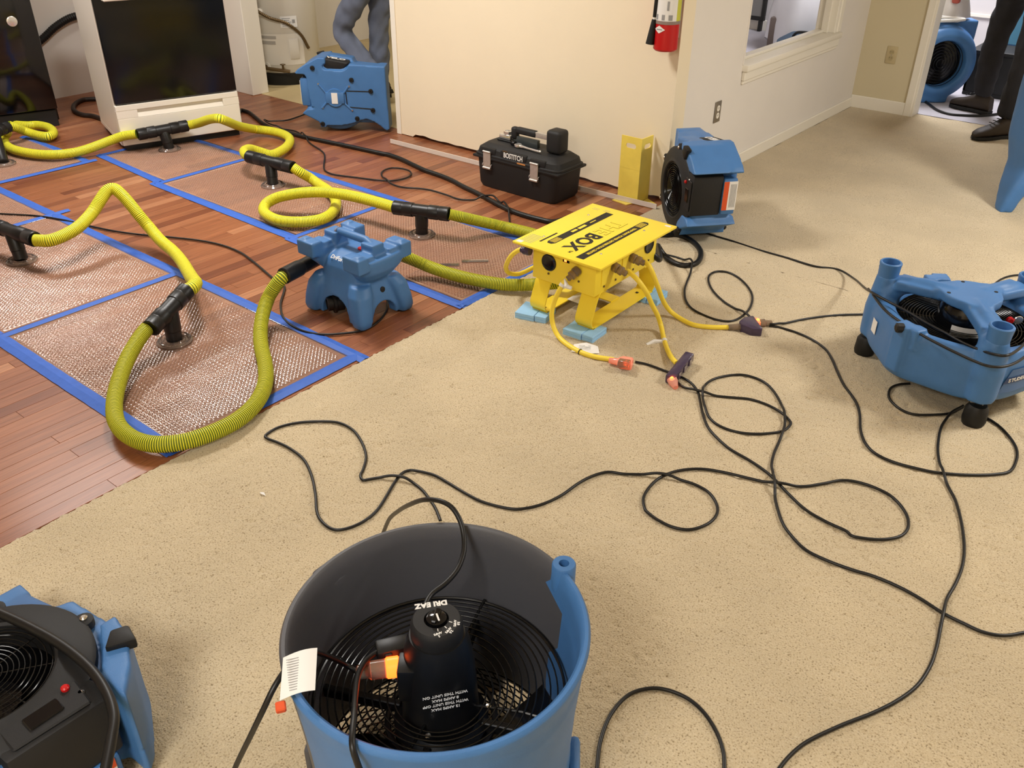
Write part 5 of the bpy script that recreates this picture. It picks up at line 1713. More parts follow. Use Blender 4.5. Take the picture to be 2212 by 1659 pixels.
B = Vector((-4.75, 4.5, 0))
person('person in faded blue jeans with one knee bent, behind the leaning air mover', B[:], dict(
    pelvis=(-0.02, 0.02, 0.93), hipa=(-0.08, -0.075, 0.86), hipb=(-0.11, 0.10, 0.86), kneea=(-0.375, -0.10, 0.47), kneeb=(-0.21, 0.12, 0.48),
    anklea=(-0.07, -0.04, 0.17), ankleb=(-0.24, 0.14, 0.11), side=(0.3, 0.95, 0), front=(-0.95, 0.3, 0),
    foota=(-0.05, -0.03, 0.055), toea=(-0.95, -0.1), pitcha=-0.45, footb=(-0.24, 0.14, 0.006), toeb=(-0.95, 0.2)), M_denim, 0.006)
B = Vector((-1.25, 6.78, 0))
person('person in dark trousers and brown boots stepping through the rear doorway', B[:], dict(
    pelvis=(0.02, 0.0, 0.93), hipa=(0.11, -0.07, 0.86), hipb=(-0.10, 0.10, 0.86), kneea=(0.135, -0.26, 0.48), kneeb=(-0.155, 0.16, 0.49),
    anklea=(0.13, -0.29, 0.12), ankleb=(-0.165, 0.28, 0.12), side=(0.62, -0.78, 0), front=(-0.78, -0.62, 0),
    foota=(0.135, -0.30, 0.007), toea=(-0.62, -0.78), footb=(-0.165, 0.29, 0.009), toeb=(-0.96, 0.28)), M_dark, 0.005)

# ------------------------------------------------------------------ rear room
d = Vector((0.66, -0.75, 0)).normalized()
sd = Vector((d.y, -d.x, 0))
t = root('snail_blower', 'blue snail-shaped blower with round black intake, behind the rear doorway', 'blower', (-1.84, 7.26, 0.003))
mb = MB().lathe([(0.0, -0.17), (0.20, -0.17), (0.25, -0.15), (0.265, -0.10), (0.265, 0.08), (0.245, 0.13), (0.20, 0.155), (0.165, 0.15), (0.16, 0.06), (0.0, 0.05)], 48, (0, 0, 0.27), d)
fm = frame((0, 0, 0), sd, (0, 0, 1))
mb.box((-0.24, 0.42, -0.04), (0.3, 0.56, 0.19), 0.0, M=fm).box((-0.10, 0.0, -0.14), (0.26, 0.05, 0.15), 0.0, M=fm).box((0.0, 0.02, 0.0), (0.22, 0.2, 0.14), 0.0, M=fm)
moulded(mb, 'housing', M_blue, t, voxel=0.011, smooth=6)
o = Vector((0, 0, 0.27)) + d * 0.10
mb = MB()
for k in range(1, 8):
    mb.ring(o, 0.021 * k + 0.01, 0.002, 40, 5, d)
mb.build('intake_grille', M_wire, t)
MB().lathe([(0.162, 0.0), (0.0, 0.004)], 32, (Vector((0, 0, 0.27)) + d * 0.07)[:], d).build('impeller', M_gloss, t)
MB().tube(spline([Vector((0, 0, 0.548)) + sd * a + d * 0.02 + Vector((0, 0, 0.012 * k)) + d * (0.08 * math.sin(k)) for k, a in enumerate((-0.12, 0.08, -0.10, 0.09, -0.1))], 0.01), 0.011, 8).build('coiled_cord', M_paper, t)
M_bag = mat('clear bag film', (226, 222, 220), 0.3, trans=0.25, var=0.06, vscale=9, bump=0.8, bscale=18)
t = root('plastic_bag', 'clear plastic bag with something red inside, on top of the snail blower', 'bag', (-1.87, 7.33, 0.575))
rings = []
for k in range(9):
    s = k / 8
    rr_ = 0.15 * (1 - s) ** 0.8 + 0.012
    rings.append([(rr_ * math.cos(a) * (1 + 0.12 * math.sin(5 * a + 3 * s)) + 0.02 * s, rr_ * 0.8 * math.sin(a) * (1 + 0.1 * math.cos(4 * a + 2 * s)), 0.42 * s) for a in [2 * PI * q / 24 for q in range(24)]])
mb = MB()
loft(mb, rings)
mb.build('film', M_bag, t)
MB().box((0.055, -0.12, 0.10), (0.11, -0.075, 0.26), 0.015, 2).build('contents', mat('dull red cloth', (170, 84, 74), 0.8), t)
t = root('water_tank', 'teal blue tall machine against the rear wall, behind the dark trouser leg', 'machine', (-1.50, 8.3, 0.003))
mb = MB().box((-0.16, -0.16, 0.0), (0.22, 0.16, 0.85)).box((-0.12, -0.12, 0.85), (0.18, 0.12, 0.95))
moulded(mb, 'shell', M_blue, t, voxel=0.018, smooth=4)
MB().box((-0.12, -0.166, 0.3), (0.16, -0.158, 0.6), 0.004).build('front_panel', mat('teal panel', (84, 140, 170), 0.5), t)
t = root('storage_crate', 'black crate on the pale floor before the rear wall', 'crate', (-1.33, 7.75, 0.003))
mb = MB().box((-0.34, -0.16, 0.0), (0.34, 0.16, 0.03), 0.004).box((-0.34, -0.16, 0.03), (-0.325, 0.16, 0.30)).box((0.325, -0.16, 0.03), (0.34, 0.16, 0.30)).box((-0.34, -0.16, 0.03), (0.34, -0.145, 0.30)).box((-0.34, 0.145, 0.03), (0.34, 0.16, 0.30))
mb.build('tub', M_matte, t)
MB().box((-0.355, -0.175, 0.30), (0.355, 0.175, 0.33), 0.006).build('lid', M_matte, t)
cord('extension_cord', 'dark cord crossing the pale floor under the walking person', [(-1.855,7.209,0.010),(-1.745,7.049,0.010),(-1.651,6.922,0.010),(-1.557,6.869,0.010),(-1.470,6.895,0.010),(-1.366,6.968,0.010),(-1.300,7.074,0.010),(-1.222,7.259,0.010),(-1.178,7.365,0.010)], M_cord, 0.009)
cord('extension_cord', 'dark cord lying along the foot of the rear room wall', [(-2.071,9.053,0.012),(-1.960,8.964,0.012),(-1.801,8.797,0.012),(-1.669,8.717,0.012),(-1.502,8.626,0.012)], M_cord, 0.012)
# sheeted furniture seen through the opening
M_sheet = mat('white plastic sheet', (226, 226, 230), 0.25, var=0.05, vscale=3, bump=0.9, bscale=9)
t = root('sheeted_sofa', 'furniture under white plastic sheeting, seen through the wall opening', 'sofa', (-3.02, 8.5, 0.003))
mb = MB()
rings = []
for k in range(12):
    s = k / 11
    rr_ = 1 - 0.42 * s ** 2.6
    zz = 0.10 + 0.72 * s ** 0.8
    rings.append([(0.62 * rr_ * math.copysign(abs(math.cos(a)) ** 0.7, math.cos(a)) * (1 + 0.035 * math.sin(11 * a + 4 * s) * (1 - s)), 0.50 * rr_ * math.copysign(abs(math.sin(a)) ** 0.7, math.sin(a)) * (1 + 0.05 * math.sin(9 * a) * (1 - s)), zz + (0.05 * math.sin(7 * a + 1) + 0.04 * math.sin(3 * a)) * (1 - s)) for a in [2 * PI * q / 64 for q in range(64)]])
loft(mb, rings)
mb.build('plastic_sheet', M_sheet, t)
MB().box((-0.52, -0.40, 0.0), (0.52, 0.40, 0.30), 0.02, 2).build('sofa_base', mat('grey brown upholstery', (112, 100, 94), 0.9), t)
t = root('duffel_bag', 'dark blue bag on the pale floor in front of the sheeted furniture', 'bag', (-3.05, 7.86, 0.003))
mb = MB()
loft(mb, [[(0.30 * s_ * math.cos(a), 0.11 * s_ * math.sin(a), z + 0.02 * math.sin(3 * a)) for a in [2 * PI * q / 24 for q in range(24)]] for s_, z in ((0.9, 0.02), (1.0, 0.08), (0.95, 0.16), (0.6, 0.22), (0.2, 0.235))])
mb.build('cloth', mat('slate blue cloth', (62, 76, 92), 0.8), t)
MB().tube(spline([(-0.15, 0, 0.2), (-0.08, -0.05, 0.25), (0.08, -0.05, 0.25), (0.15, 0, 0.2)], 0.01), 0.012, 8).build('strap', M_print, t)
t = root('framed_board', 'grey board in a dark frame leaning on the rear wall, seen through the opening', 'board', (-4.25, 9.0, 0.003))
MB().box((-0.2, 0.02, 0.14), (0.215, 0.04, 0.9)).build('board', mat('grey board', (120, 118, 114), 0.6), t)
for lo, hi in (((-0.24, 0.01, 0.10), (0.25, 0.05, 0.14)), ((0.215, 0.01, 0.14), (0.25, 0.05, 0.9)), ((-0.24, 0.01, 0.14), (-0.2, 0.05, 0.9)), ((-0.24, 0.01, 0.9), (0.25, 0.05, 0.94))):
    MB().box(lo, hi, 0.003).build('frame_bar', M_print, t)
for xx in (-0.22, 0.2):
    MB().box((xx, 0.0, 0.0), (xx + 0.03, 0.05, 0.1)).build('foot', M_print, t)
cord('extension_cord', 'black cord along the rear wall, seen through the opening above the sill', [(-4.392,9.431,0.010),(-4.265,9.392,0.010),(-4.141,9.353,0.010),(-4.019,9.315,0.010),(-3.900,9.278,0.010)], M_cord, 0.012)

# ------------------------------------------------------------------ yellow cords with lighted ends


def plug(parent, o, d, m, r=0.017, l=0.05, name='plug'):
    return MB().lathe([(r * 0.9, 0), (r, 0.004), (r, l * 0.35), (r * 0.8, l * 0.42), (r * 0.95, l * 0.5), (r * 0.95, l * 0.7), (r * 0.6, l * 0.76), (r * 0.62, l), (r * 0.4, l * 1.05)], 16, o, d).build(name, m, parent)


def ycord(label, P, r=0.0095):
    t = root('yellow_cord', label, 'cord', (0, 0, 0), group='yellow cords of the power box')
    path = lay(spline(P, 0.009), r)
    MB().tube(path, r, 12).build('jacket', M_ycord, t, ang=1.0)
    return t, path


t, p = ycord('yellow cord from the box front, curling down past the foam to a clear lighted end', [*[(-1.724,2.478,0.238)], *[(-1.732,2.462,0.216)], *[(-1.743,2.452,0.184)], *[(-1.758,2.446,0.139)], *[(-1.760,2.436,0.087)], *[(-1.743,2.428,0.044)], *[(-1.703,2.414,0.016),(-1.631,2.389,0.012),(-1.565,2.380,0.012),(-1.511,2.389,0.012),(-1.454,2.410,0.014)]])
plug(t, (-1.704, 2.518, 0.263), (-0.25, -0.9, -0.5), M_smoke, 0.019, 0.055)
MB().lathe([(0.012, 0), (0.012, 0.012)], 12, p[3][:], (p[4] - p[3])[:]).tube([p[2] + Vector((0.0, 0, 0.01)), p[2] + Vector((0.02, -0.015, -0.008)), p[2] + Vector((0.04, -0.01, -0.012))], [0.004, 0.01, 0.007], 6).build('tag', M_paper, t)
MB().ring(p[int(len(p) * 0.74)], 0.0105, 0.002, 16, 6, (p[int(len(p) * 0.74) + 1] - p[int(len(p) * 0.74)])[:]).build('cable_tie', M_print, t)
A = Vector([(-1.413,2.404,0.020)][0])
d = Vector((0.9, 0.35, 0)).normalized()
tp = MB().lathe([(0.010, -0.05), (0.013, -0.02), (0.019, -0.012), (0.024, 0.0), (0.024, 0.032), (0.02, 0.036), (0, 0.036)], 18, A, d).build('clear_tap', M_pinkglow, t)
MB().box((-0.012, -0.004, 0.016), (0.03, 0.022, 0.05), 0.003, M=frame(A[:], d, (0, 0.2, 1))).build('clear_flap', M_smoke, tp)
MB().ball(A + d * 0.014 + Vector((0.004, -0.006, 0.004)), 0.009, 10, 8).build('lamp', M_glow, tp)

t, p = ycord('yellow cord with a white tag, dropping from the box side to a purple three-way end', [(-1.571,2.653,0.250),(-1.514,2.635,0.235),(-1.482,2.650,0.190),(-1.472,2.684,0.130),(-1.459,2.714,0.075),(-1.444,2.724,0.030),(-1.397,2.669,0.012),(-1.340,2.599,0.014),(-1.293,2.548,0.020),(-1.252,2.512,0.028)])
plug(t, (-1.625, 2.636, 0.259), (0.9, -0.05, -0.2), M_smoke, 0.019, 0.06)
q = p[int(len(p) * 0.66)]
MB().lathe([(0.0115, -0.008), (0.0115, 0.008)], 12, q[:], (p[int(len(p) * 0.66) + 1] - q)[:]).tube([q, q + Vector((-0.03, -0.025, 0.0)), q + Vector((-0.045, -0.055, -0.01))], [0.006, 0.009, 0.008], 6).build('tag', M_paper, t)
a, b = Vector([(-1.219,2.414,0.022)][0]), Vector([(-1.240,2.574,0.030)][0])
d = (b - a).normalized()
mb = MB().box((-0.012, -0.018, -0.018), ((b - a).length + 0.012, 0.018, 0.018), 0.007, 2, M=frame(a[:], d, Vector((0, 0, 1)).cross(d)))
for k in range(3):
    mb.box((0.02 + 0.05 * k, -0.022, -0.012), (0.045 + 0.05 * k, -0.017, 0.012), 0.003, M=frame(a[:], d, Vector((0, 0, 1)).cross(d)))
tap = mb.build('three_way_tap', M_purple, t)
e = Vector((0.75, -0.65, -0.2)).normalized()
MB().lathe([(0.018, 0), (0.018, 0.02), (0.014, 0.032), (0.009, 0.05), (0, 0.05)], 14, a + d * 0.005, e).build('lighted_plug', M_pinkglow, tap)
MB().ball(a + e * 0.012 + Vector((0, 0, 0.01)), 0.009, 10, 8).build('lamp', M_glow, tap)

t, p = ycord('yellow cord reaching furthest right, to a purple fan-shaped three-way end', [(-1.584,2.783,0.250),(-1.536,2.756,0.240),(-1.517,2.764,0.200),(-1.507,2.786,0.150),(-1.499,2.825,0.080),(-1.481,2.858,0.030),(-1.430,2.857,0.012),(-1.363,2.845,0.012),(-1.298,2.875,0.012),(-1.238,2.920,0.014)])
plug(t, (-1.625, 2.759, 0.255), (0.9, 0.05, -0.15), M_smoke, 0.019, 0.06)
a = Vector([(-1.233,2.919,0.016)][0])
b = Vector([(-1.167,2.984,0.016)][0])
d = (b - a).normalized()
s = Vector((0, 0, 1)).cross(d)
F3 = frame(a[:], d, s)
tap = MB().lathe([(0.012, -0.02), (0.013, 0.03)], 12, a, d).build('strain_relief', M_smoke, t)
L = (b - a).length
tap = MB().prism([(0.025, -0.014), (L * 0.6, -0.055), (L, -0.06), (L + 0.004, -0.05), (L + 0.004, 0.05), (L, 0.056), (L * 0.6, 0.045), (0.025, 0.014)], -0.018, 0.02, 0.006, 2, M=F3).build('three_way_tap', M_purple, t)
MB().box((L, 0.008, -0.014), (L + 0.02, 0.045, 0.016), 0.004, M=F3).build('lighted_plug', M_pinkglow, tap)
MB().ball(F3 @ Vector((L + 0.012, 0.026, 0.012)), 0.009, 10, 8).ball(F3 @ Vector((L + 0.012, 0.03, -0.002)), 0.008, 10, 8).build('lamp', M_glow, tap)
MB().lathe([(0.016, 0), (0.017, 0.02), (0.012, 0.026), (0.01, 0.05), (0, 0.05)], 14, F3 @ Vector((L + 0.02, 0.025, 0.0)), d).build('clear_plug', M_smoke, t)

t, p = ycord('yellow cord bulging out of the far left side of the power box', [(-1.957,2.522,0.275),(-1.986,2.517,0.265),(-2.016,2.515,0.240),(-2.048,2.525,0.200),(-2.080,2.550,0.150),(-2.094,2.589,0.110),(-2.089,2.638,0.090),(-2.087,2.691,0.085),(-2.086,2.742,0.085),(-2.075,2.801,0.085)])
plug(t, (-1.922, 2.505, 0.28), (-1, 0, -0.1), M_purple, 0.017, 0.045)

# ------------------------------------------------------------------ black cords on the floor
cord('thick_cable', 'thick black cable running past the tool box and under the power box', [*[(-5.342,3.617,0.013),(-5.392,3.673,0.013),(-5.349,3.677,0.013),(-5.285,3.667,0.013),(-5.119,3.604,0.013),(-4.983,3.554,0.013),(-4.839,3.524,0.013),(-4.691,3.530,0.013),(-4.531,3.534,0.013),(-4.230,3.574,0.013)], *[(-3.935,3.607,0.013),(-3.872,3.617,0.013),(-3.756,3.607,0.013),(-3.621,3.575,0.013),(-3.490,3.545,0.013),(-3.384,3.537,0.013),(-3.271,3.518,0.013),(-3.142,3.479,0.013),(-3.026,3.450,0.013),(-2.906,3.414,0.013),(-2.791,3.379,0.013),(-2.689,3.357,0.013),(-2.604,3.352,0.013),(-2.527,3.356,0.013),(-2.448,3.377,0.013)], *[(-2.403,3.488,0.013),(-2.235,3.489,0.013),(-2.087,3.511,0.013),(-1.941,3.571,0.013),(-1.895,3.618,0.013),(-1.827,3.615,0.013),(-1.750,3.567,0.013),(-1.690,3.496,0.013),(-1.653,3.403,0.013),(-1.660,3.343,0.013),(-1.699,3.317,0.013),(-1.759,3.334,0.013)], *[(-1.807,3.346,0.030)], *[(-1.811,3.299,0.080)], (-1.625, 2.985, 0.17), (-1.70, 2.96, 0.24)], M_cord, 0.0125, n=12)
cord('extension_cord', 'thin black cord winding over the bare planks in front of the tool box', [(-4.948,4.000,0.008),(-4.997,3.958,0.008),(-4.976,3.847,0.008),(-4.960,3.735,0.008),(-4.994,3.675,0.008),(-5.031,3.628,0.008),(-5.004,3.576,0.008),(-4.872,3.541,0.008),(-4.804,3.571,0.008),(-4.697,3.591,0.008),(-4.561,3.540,0.008),(-4.407,3.471,0.008),(-4.266,3.425,0.008),(-4.160,3.368,0.008),(-3.973,3.202,0.008),(-3.884,3.167,0.008),(-3.807,3.179,0.008),(-3.698,3.219,0.008),(-3.590,3.259,0.008),(-3.515,3.312,0.008),(-3.494,3.393,0.008),(-3.520,3.456,0.008),(-3.569,3.491,0.008),(-3.631,3.493,0.008),(-3.684,3.459,0.008),(-3.682,3.394,0.008),(-3.636,3.336,0.008),(-3.546,3.285,0.008),(-3.453,3.262,0.008),(-3.384,3.271,0.008),(-3.315,3.309,0.008),(-3.242,3.331,0.008),(-3.129,3.331,0.008),(-3.049,3.323,0.008),(-2.992,3.344,0.008),(-2.934,3.401,0.008),(-2.888,3.441,0.008),(-2.817,3.418,0.008),(-2.724,3.353,0.008),(-2.661,3.287,0.008),(-2.599,3.215,0.008)], M_cord, 0.0046)
cord('extension_cord', 'black cord leaving the power box in one oval ring, to the fan-shaped purple end', [(-1.857,3.356,0.008),(-1.822,3.384,0.008),(-1.763,3.393,0.008),(-1.711,3.387,0.008),(-1.660,3.355,0.008),(-1.621,3.275,0.008),(-1.585,3.178,0.008),(-1.552,3.102,0.008),(-1.503,3.026,0.008),(-1.447,2.975,0.008),(-1.380,2.953,0.008),(-1.314,2.951,0.008),(-1.269,2.978,0.008),(-1.256,3.046,0.008),(-1.268,3.141,0.008),(-1.307,3.239,0.008),(-1.363,3.312,0.008),(-1.436,3.371,0.008),(-1.499,3.393,0.008),(-1.540,3.371,0.008),(-1.548,3.318,0.008),(-1.519,3.252,0.008),(-1.459,3.180,0.008),(-1.375,3.116,0.008),(-1.290,3.079,0.008),(-1.228,3.050,0.008)], M_cord, 0.0046)
cord('extension_cord', 'black cord across bare planks under the hose peak, ending below the injection unit', [(-4.653,1.671,0.008),(-4.560,1.731,0.008),(-4.477,1.779,0.008),(-4.361,1.822,0.008),(-4.242,1.856,0.008),(-4.137,1.879,0.008),(-4.001,1.917,0.008),(-3.876,1.968,0.008),(-3.726,2.047,0.008),(-3.593,2.109,0.008),(-3.465,2.144,0.008),(-3.326,2.147,0.008),(-3.184,2.118,0.008),(-3.048,2.082,0.008),(-2.933,2.052,0.008),(-2.883,2.046,0.008),(-2.840,2.009,0.008),(-2.765,1.933,0.008),(-2.680,1.872,0.008),(-2.613,1.844,0.008),(-2.542,1.834,0.008),(-2.477,1.842,0.008),(-2.422,1.870,0.008),(-2.379,1.914,0.008),(-2.338,1.974,0.008),(-2.332,2.034,0.008),(-2.350,2.099,0.008),(-2.385,2.162,0.008),(-2.431,2.213,0.008),(-2.478,2.250,0.008),(-2.498,2.252,0.008)], M_cord, 0.0046)
cord('extension_cord', 'long black cord from the clear lighted end, looping left to the big drum', [*[(-1.390,2.455,0.009),(-1.343,2.467,0.009),(-1.266,2.468,0.009),(-1.210,2.468,0.009),(-1.162,2.455,0.009),(-1.116,2.421,0.009),(-1.083,2.377,0.009),(-1.035,2.308,0.009),(-0.983,2.247,0.009),(-0.934,2.212,0.009),(-0.871,2.181,0.009),(-0.793,2.164,0.009),(-0.740,2.147,0.009),(-0.698,2.127,0.009),(-0.630,2.084,0.009),(-0.564,2.049,0.009),(-0.498,2.036,0.009),(-0.443,2.034,0.009)], *[(-0.422,2.024,0.009),(-0.391,2.036,0.009),(-0.362,2.054,0.009),(-0.338,2.077,0.009),(-0.321,2.102,0.009),(-0.313,2.129,0.009),(-0.315,2.164,0.009),(-0.333,2.208,0.009),(-0.370,2.249,0.009)], *[(-0.414,2.273,0.009),(-0.480,2.275,0.009),(-0.534,2.252,0.009),(-0.574,2.198,0.009),(-0.612,2.150,0.009),(-0.668,2.109,0.009),(-0.753,2.082,0.009),(-0.835,2.057,0.009),(-0.894,2.027,0.009),(-0.940,1.975,0.009),(-0.963,1.913,0.009),(-0.963,1.850,0.009),(-0.950,1.799,0.009),(-0.923,1.762,0.009),(-0.906,1.752,0.009),(-0.866,1.742,0.009),(-0.818,1.743,0.009),(-0.777,1.765,0.009),(-0.752,1.816,0.009),(-0.751,1.865,0.009),(-0.771,1.907,0.009),(-0.814,1.942,0.009),(-0.864,1.951,0.009),(-0.915,1.942,0.009),(-0.954,1.929,0.009),(-0.998,1.904,0.009),(-1.055,1.861,0.009)], *[(-1.098,1.838,0.009),(-1.123,1.792,0.009),(-1.135,1.738,0.009),(-1.141,1.657,0.009),(-1.159,1.591,0.009),(-1.191,1.538,0.009),(-1.228,1.512,0.009),(-1.298,1.490,0.009),(-1.368,1.488,0.009),(-1.433,1.492,0.009),(-1.491,1.493,0.009),(-1.541,1.477,0.009),(-1.565,1.462,0.009),(-1.570,1.433,0.009),(-1.552,1.383,0.009),(-1.530,1.336,0.009),(-1.504,1.274,0.009),(-1.497,1.219,0.009),(-1.508,1.171,0.009),(-1.532,1.141,0.009),(-1.574,1.138,0.009),(-1.625,1.157,0.009),(-1.694,1.209,0.009),(-1.772,1.260,0.009),(-1.852,1.296,0.009),(-1.930,1.306,0.009),(-1.987,1.302,0.009),(-2.031,1.295,0.009),(-2.047,1.307,0.009),(-2.050,1.358,0.009),(-2.021,1.417,0.009),(-1.975,1.464,0.009),(-1.923,1.498,0.009),(-1.857,1.500,0.009),(-1.783,1.472,0.009),(-1.717,1.429,0.009),(-1.676,1.380,0.009),(-1.659,1.352,0.009),(-1.636,1.341,0.009),(-1.627,1.353,0.009),(-1.602,1.386,0.009),(-1.563,1.413,0.009),(-1.524,1.426,0.009),(-1.473,1.420,0.009),(-1.425,1.403,0.009),(-1.380,1.382,0.009),(-1.335,1.353,0.009)]], M_cord, 0.0044)
cord('extension_cord', 'long black cord from the purple bar end, ringing twice and crossing to the right edge', [*[(-1.205,2.432,0.009),(-1.177,2.416,0.009),(-1.141,2.411,0.009),(-1.106,2.414,0.009),(-1.051,2.434,0.009),(-1.001,2.462,0.009),(-0.952,2.489,0.009),(-0.892,2.494,0.009),(-0.836,2.480,0.009),(-0.795,2.454,0.009),(-0.781,2.434,0.009),(-0.780,2.396,0.009),(-0.794,2.362,0.009),(-0.841,2.311,0.009),(-0.897,2.280,0.009),(-0.956,2.276,0.009),(-1.005,2.299,0.009),(-1.052,2.348,0.009),(-1.095,2.416,0.009),(-1.115,2.480,0.009),(-1.107,2.539,0.009),(-1.071,2.599,0.009),(-1.032,2.627,0.009),(-0.973,2.627,0.009),(-0.921,2.597,0.009),(-0.861,2.534,0.009),(-0.816,2.463,0.009),(-0.787,2.397,0.009),(-0.767,2.314,0.009),(-0.752,2.244,0.009),(-0.731,2.182,0.009),(-0.702,2.129,0.009),(-0.670,2.071,0.009),(-0.643,2.023,0.009)], *[(-0.594,1.956,0.009),(-0.554,1.921,0.009),(-0.498,1.890,0.009),(-0.438,1.886,0.009),(-0.372,1.894,0.009),(-0.321,1.906,0.009),(-0.257,1.909,0.009),(-0.202,1.902,0.009),(-0.141,1.887,0.009),(-0.090,1.884,0.009),(-0.047,1.885,0.009),(-0.004,1.906,0.009),(0.040,1.958,0.009)]], M_cord, 0.0044)
cord('extension_cord', 'black cord from the fan-shaped purple end, sweeping round below the three-caster fan', [(-1.134,3.034,0.009),(-1.117,3.044,0.009),(-1.087,3.049,0.009),(-1.031,3.050,0.009),(-0.963,3.035,0.009),(-0.894,2.997,0.009),(-0.844,2.939,0.009),(-0.796,2.867,0.009),(-0.742,2.790,0.009),(-0.689,2.732,0.009),(-0.656,2.690,0.009),(-0.626,2.634,0.009),(-0.591,2.547,0.009),(-0.551,2.482,0.009),(-0.506,2.448,0.009),(-0.446,2.440,0.009),(-0.374,2.455,0.009),(-0.320,2.475,0.009),(-0.246,2.523,0.009),(-0.187,2.577,0.009),(-0.159,2.621,0.009),(-0.158,2.690,0.009),(-0.170,2.750,0.009),(-0.196,2.800,0.009),(-0.239,2.851,0.009),(-0.282,2.880,0.009),(-0.329,2.894,0.009)], M_cord, 0.0046)
cord('extension_cord', 'short black cord from the fan-shaped purple end straight to the three-caster fan', [(-1.134,3.034,0.009),(-1.118,3.047,0.009),(-1.102,3.083,0.009),(-1.060,3.165,0.009),(-1.017,3.231,0.009),(-0.956,3.307,0.009),(-0.881,3.377,0.009),(-0.818,3.442,0.009)], M_cord, 0.0044)
cord('extension_cord', 'black cord ring peeping from beneath the front of the three-caster fan', [(-0.375,2.903,0.009),(-0.395,2.839,0.009),(-0.436,2.792,0.009),(-0.485,2.754,0.009),(-0.529,2.754,0.009),(-0.574,2.786,0.009),(-0.596,2.824,0.009),(-0.604,2.873,0.009),(-0.591,2.913,0.009),(-0.563,2.945,0.009)], M_cord, 0.0044)
cord('extension_cord', 'black cord from the three-caster fan down to the bottom edge of the photo', [*[(-0.373,2.898,0.009),(-0.392,2.828,0.009),(-0.395,2.747,0.009),(-0.380,2.659,0.009),(-0.356,2.572,0.009),(-0.317,2.480,0.009),(-0.279,2.416,0.009),(-0.244,2.362,0.009)], *[(-0.202,2.268,0.009),(-0.169,2.172,0.009),(-0.152,2.091,0.009),(-0.147,2.014,0.009),(-0.148,1.946,0.009),(-0.141,1.887,0.009),(-0.130,1.825,0.009),(-0.120,1.765,0.009),(-0.114,1.697,0.009),(-0.119,1.623,0.009),(-0.139,1.554,0.009),(-0.170,1.485,0.009),(-0.212,1.409,0.009),(-0.250,1.330,0.009),(-0.265,1.279,0.009),(-0.271,1.229,0.009),(-0.271,1.180,0.009)]], M_cord, 0.0044)
cord('extension_cord', 'black cord arch on the carpet at the bottom edge, right of the big drum', [(-0.525,0.930,0.009),(-0.561,0.991,0.009),(-0.592,1.050,0.009),(-0.611,1.117,0.009),(-0.610,1.183,0.009),(-0.587,1.226,0.009),(-0.553,1.251,0.009),(-0.505,1.261,0.009),(-0.458,1.251,0.009),(-0.413,1.224,0.009),(-0.380,1.191,0.009),(-0.359,1.156,0.009),(-0.329,1.091,0.009)], M_cord, 0.0044)
cord('extension_cord', 'black cord from the standing air mover over the carpet and onto the three-caster fan', [(-1.874,3.747,0.020),(-1.861,3.762,0.014),(-1.784,3.744,0.008),(-1.656,3.736,0.008),(-1.504,3.718,0.008),(-1.365,3.715,0.008),(-1.229,3.707,0.008),(-1.135,3.740,0.008),(-1.015,3.593,0.050),(-0.868,3.239,0.180),(-0.784,3.033,0.262),(-0.707,2.974,0.272),(-0.630,2.942,0.270),(-0.561,2.911,0.265),(-0.493,2.885,0.262),(-0.426,2.851,0.262),(-0.363,2.822,0.268),(-0.317,2.776,0.290),(-0.286,2.772,0.300),(-0.271,2.852,0.290),(-0.264,2.964,0.280)], M_cord, 0.0045, over=False)
cord('extension_cord', 'black cord draped from the left tower over the rim of the three-caster fan', [(-0.825,3.127,0.230),(-0.789,3.052,0.250),(-0.702,2.915,0.268),(-0.625,2.854,0.268),(-0.554,2.818,0.265),(-0.486,2.786,0.265),(-0.422,2.759,0.266),(-0.361,2.732,0.270),(-0.316,2.716,0.276),(-0.281,2.737,0.278),(-0.258,2.789,0.278),(-0.242,2.872,0.275)], M_cord, 0.0045, over=False)
cord('extension_cord', 'black cord end on the carpet behind the three-caster fan at the right edge', [(-0.557,3.974,0.008),(-0.551,4.040,0.008),(-0.542,4.103,0.008),(-0.518,4.168,0.008),(-0.476,4.216,0.008),(-0.411,4.245,0.008)], M_cord, 0.0044)

# cords of the big drum
cord('extension_cord', 'black cord with a white tag, rising over the drum rim to the lit orange plug', [(-1.047,0.429,0.050),(-0.995,0.456,0.200),(-0.929,0.467,0.340),(-0.888,0.477,0.430),(-0.886,0.507,0.466),(-0.898,0.549,0.470),(-0.909,0.593,0.450),(-0.911,0.633,0.400),(-0.902,0.661,0.360),(-0.875,0.667,0.355),(-0.863,0.672,0.360)], M_cord, 0.0050, over=False)
t = root('care_tag', 'white printed tag on the cord at the left rim of the big drum', 'tag', [(-0.864,0.532,0.478)][0])
TM_ = frame((0, 0, 0), (vr * 0.9 + va * 0.28)[:], (va * 0.85 - vr * 0.25 + Vector((0, 0, 0.25)))[:])
v, f = [], []
for i in range(7):
    s = i / 6
    for k, yy in enumerate((-0.042, 0.042)):
        v.append((0.84 * (-0.034 + 0.066 * s) + (0.012 if k else 0), yy * 0.84, 0.012 * math.sin(s * 2.4) + 0.004))
MB().add(v, [(2 * i, 2 * i + 2, 2 * i + 3, 2 * i + 1) for i in range(6)]).xform(TM_).build('tag_sheet', M_paper, t)
mb = MB()
for k in range(13):
    mb.box((-0.012, -0.028 + 0.0043 * k, 0.0148), (0.016 - 0.008 * (k % 3 == 0), -0.0268 + 0.0043 * k, 0.0151))
mb.xform(TM_).build('fine_print', M_grey_print, t)
MB().box((-0.036, -0.052, -0.006), (-0.02, -0.036, 0.006), 0.002).xform(TM_).build('orange_tie', M_orange, t)
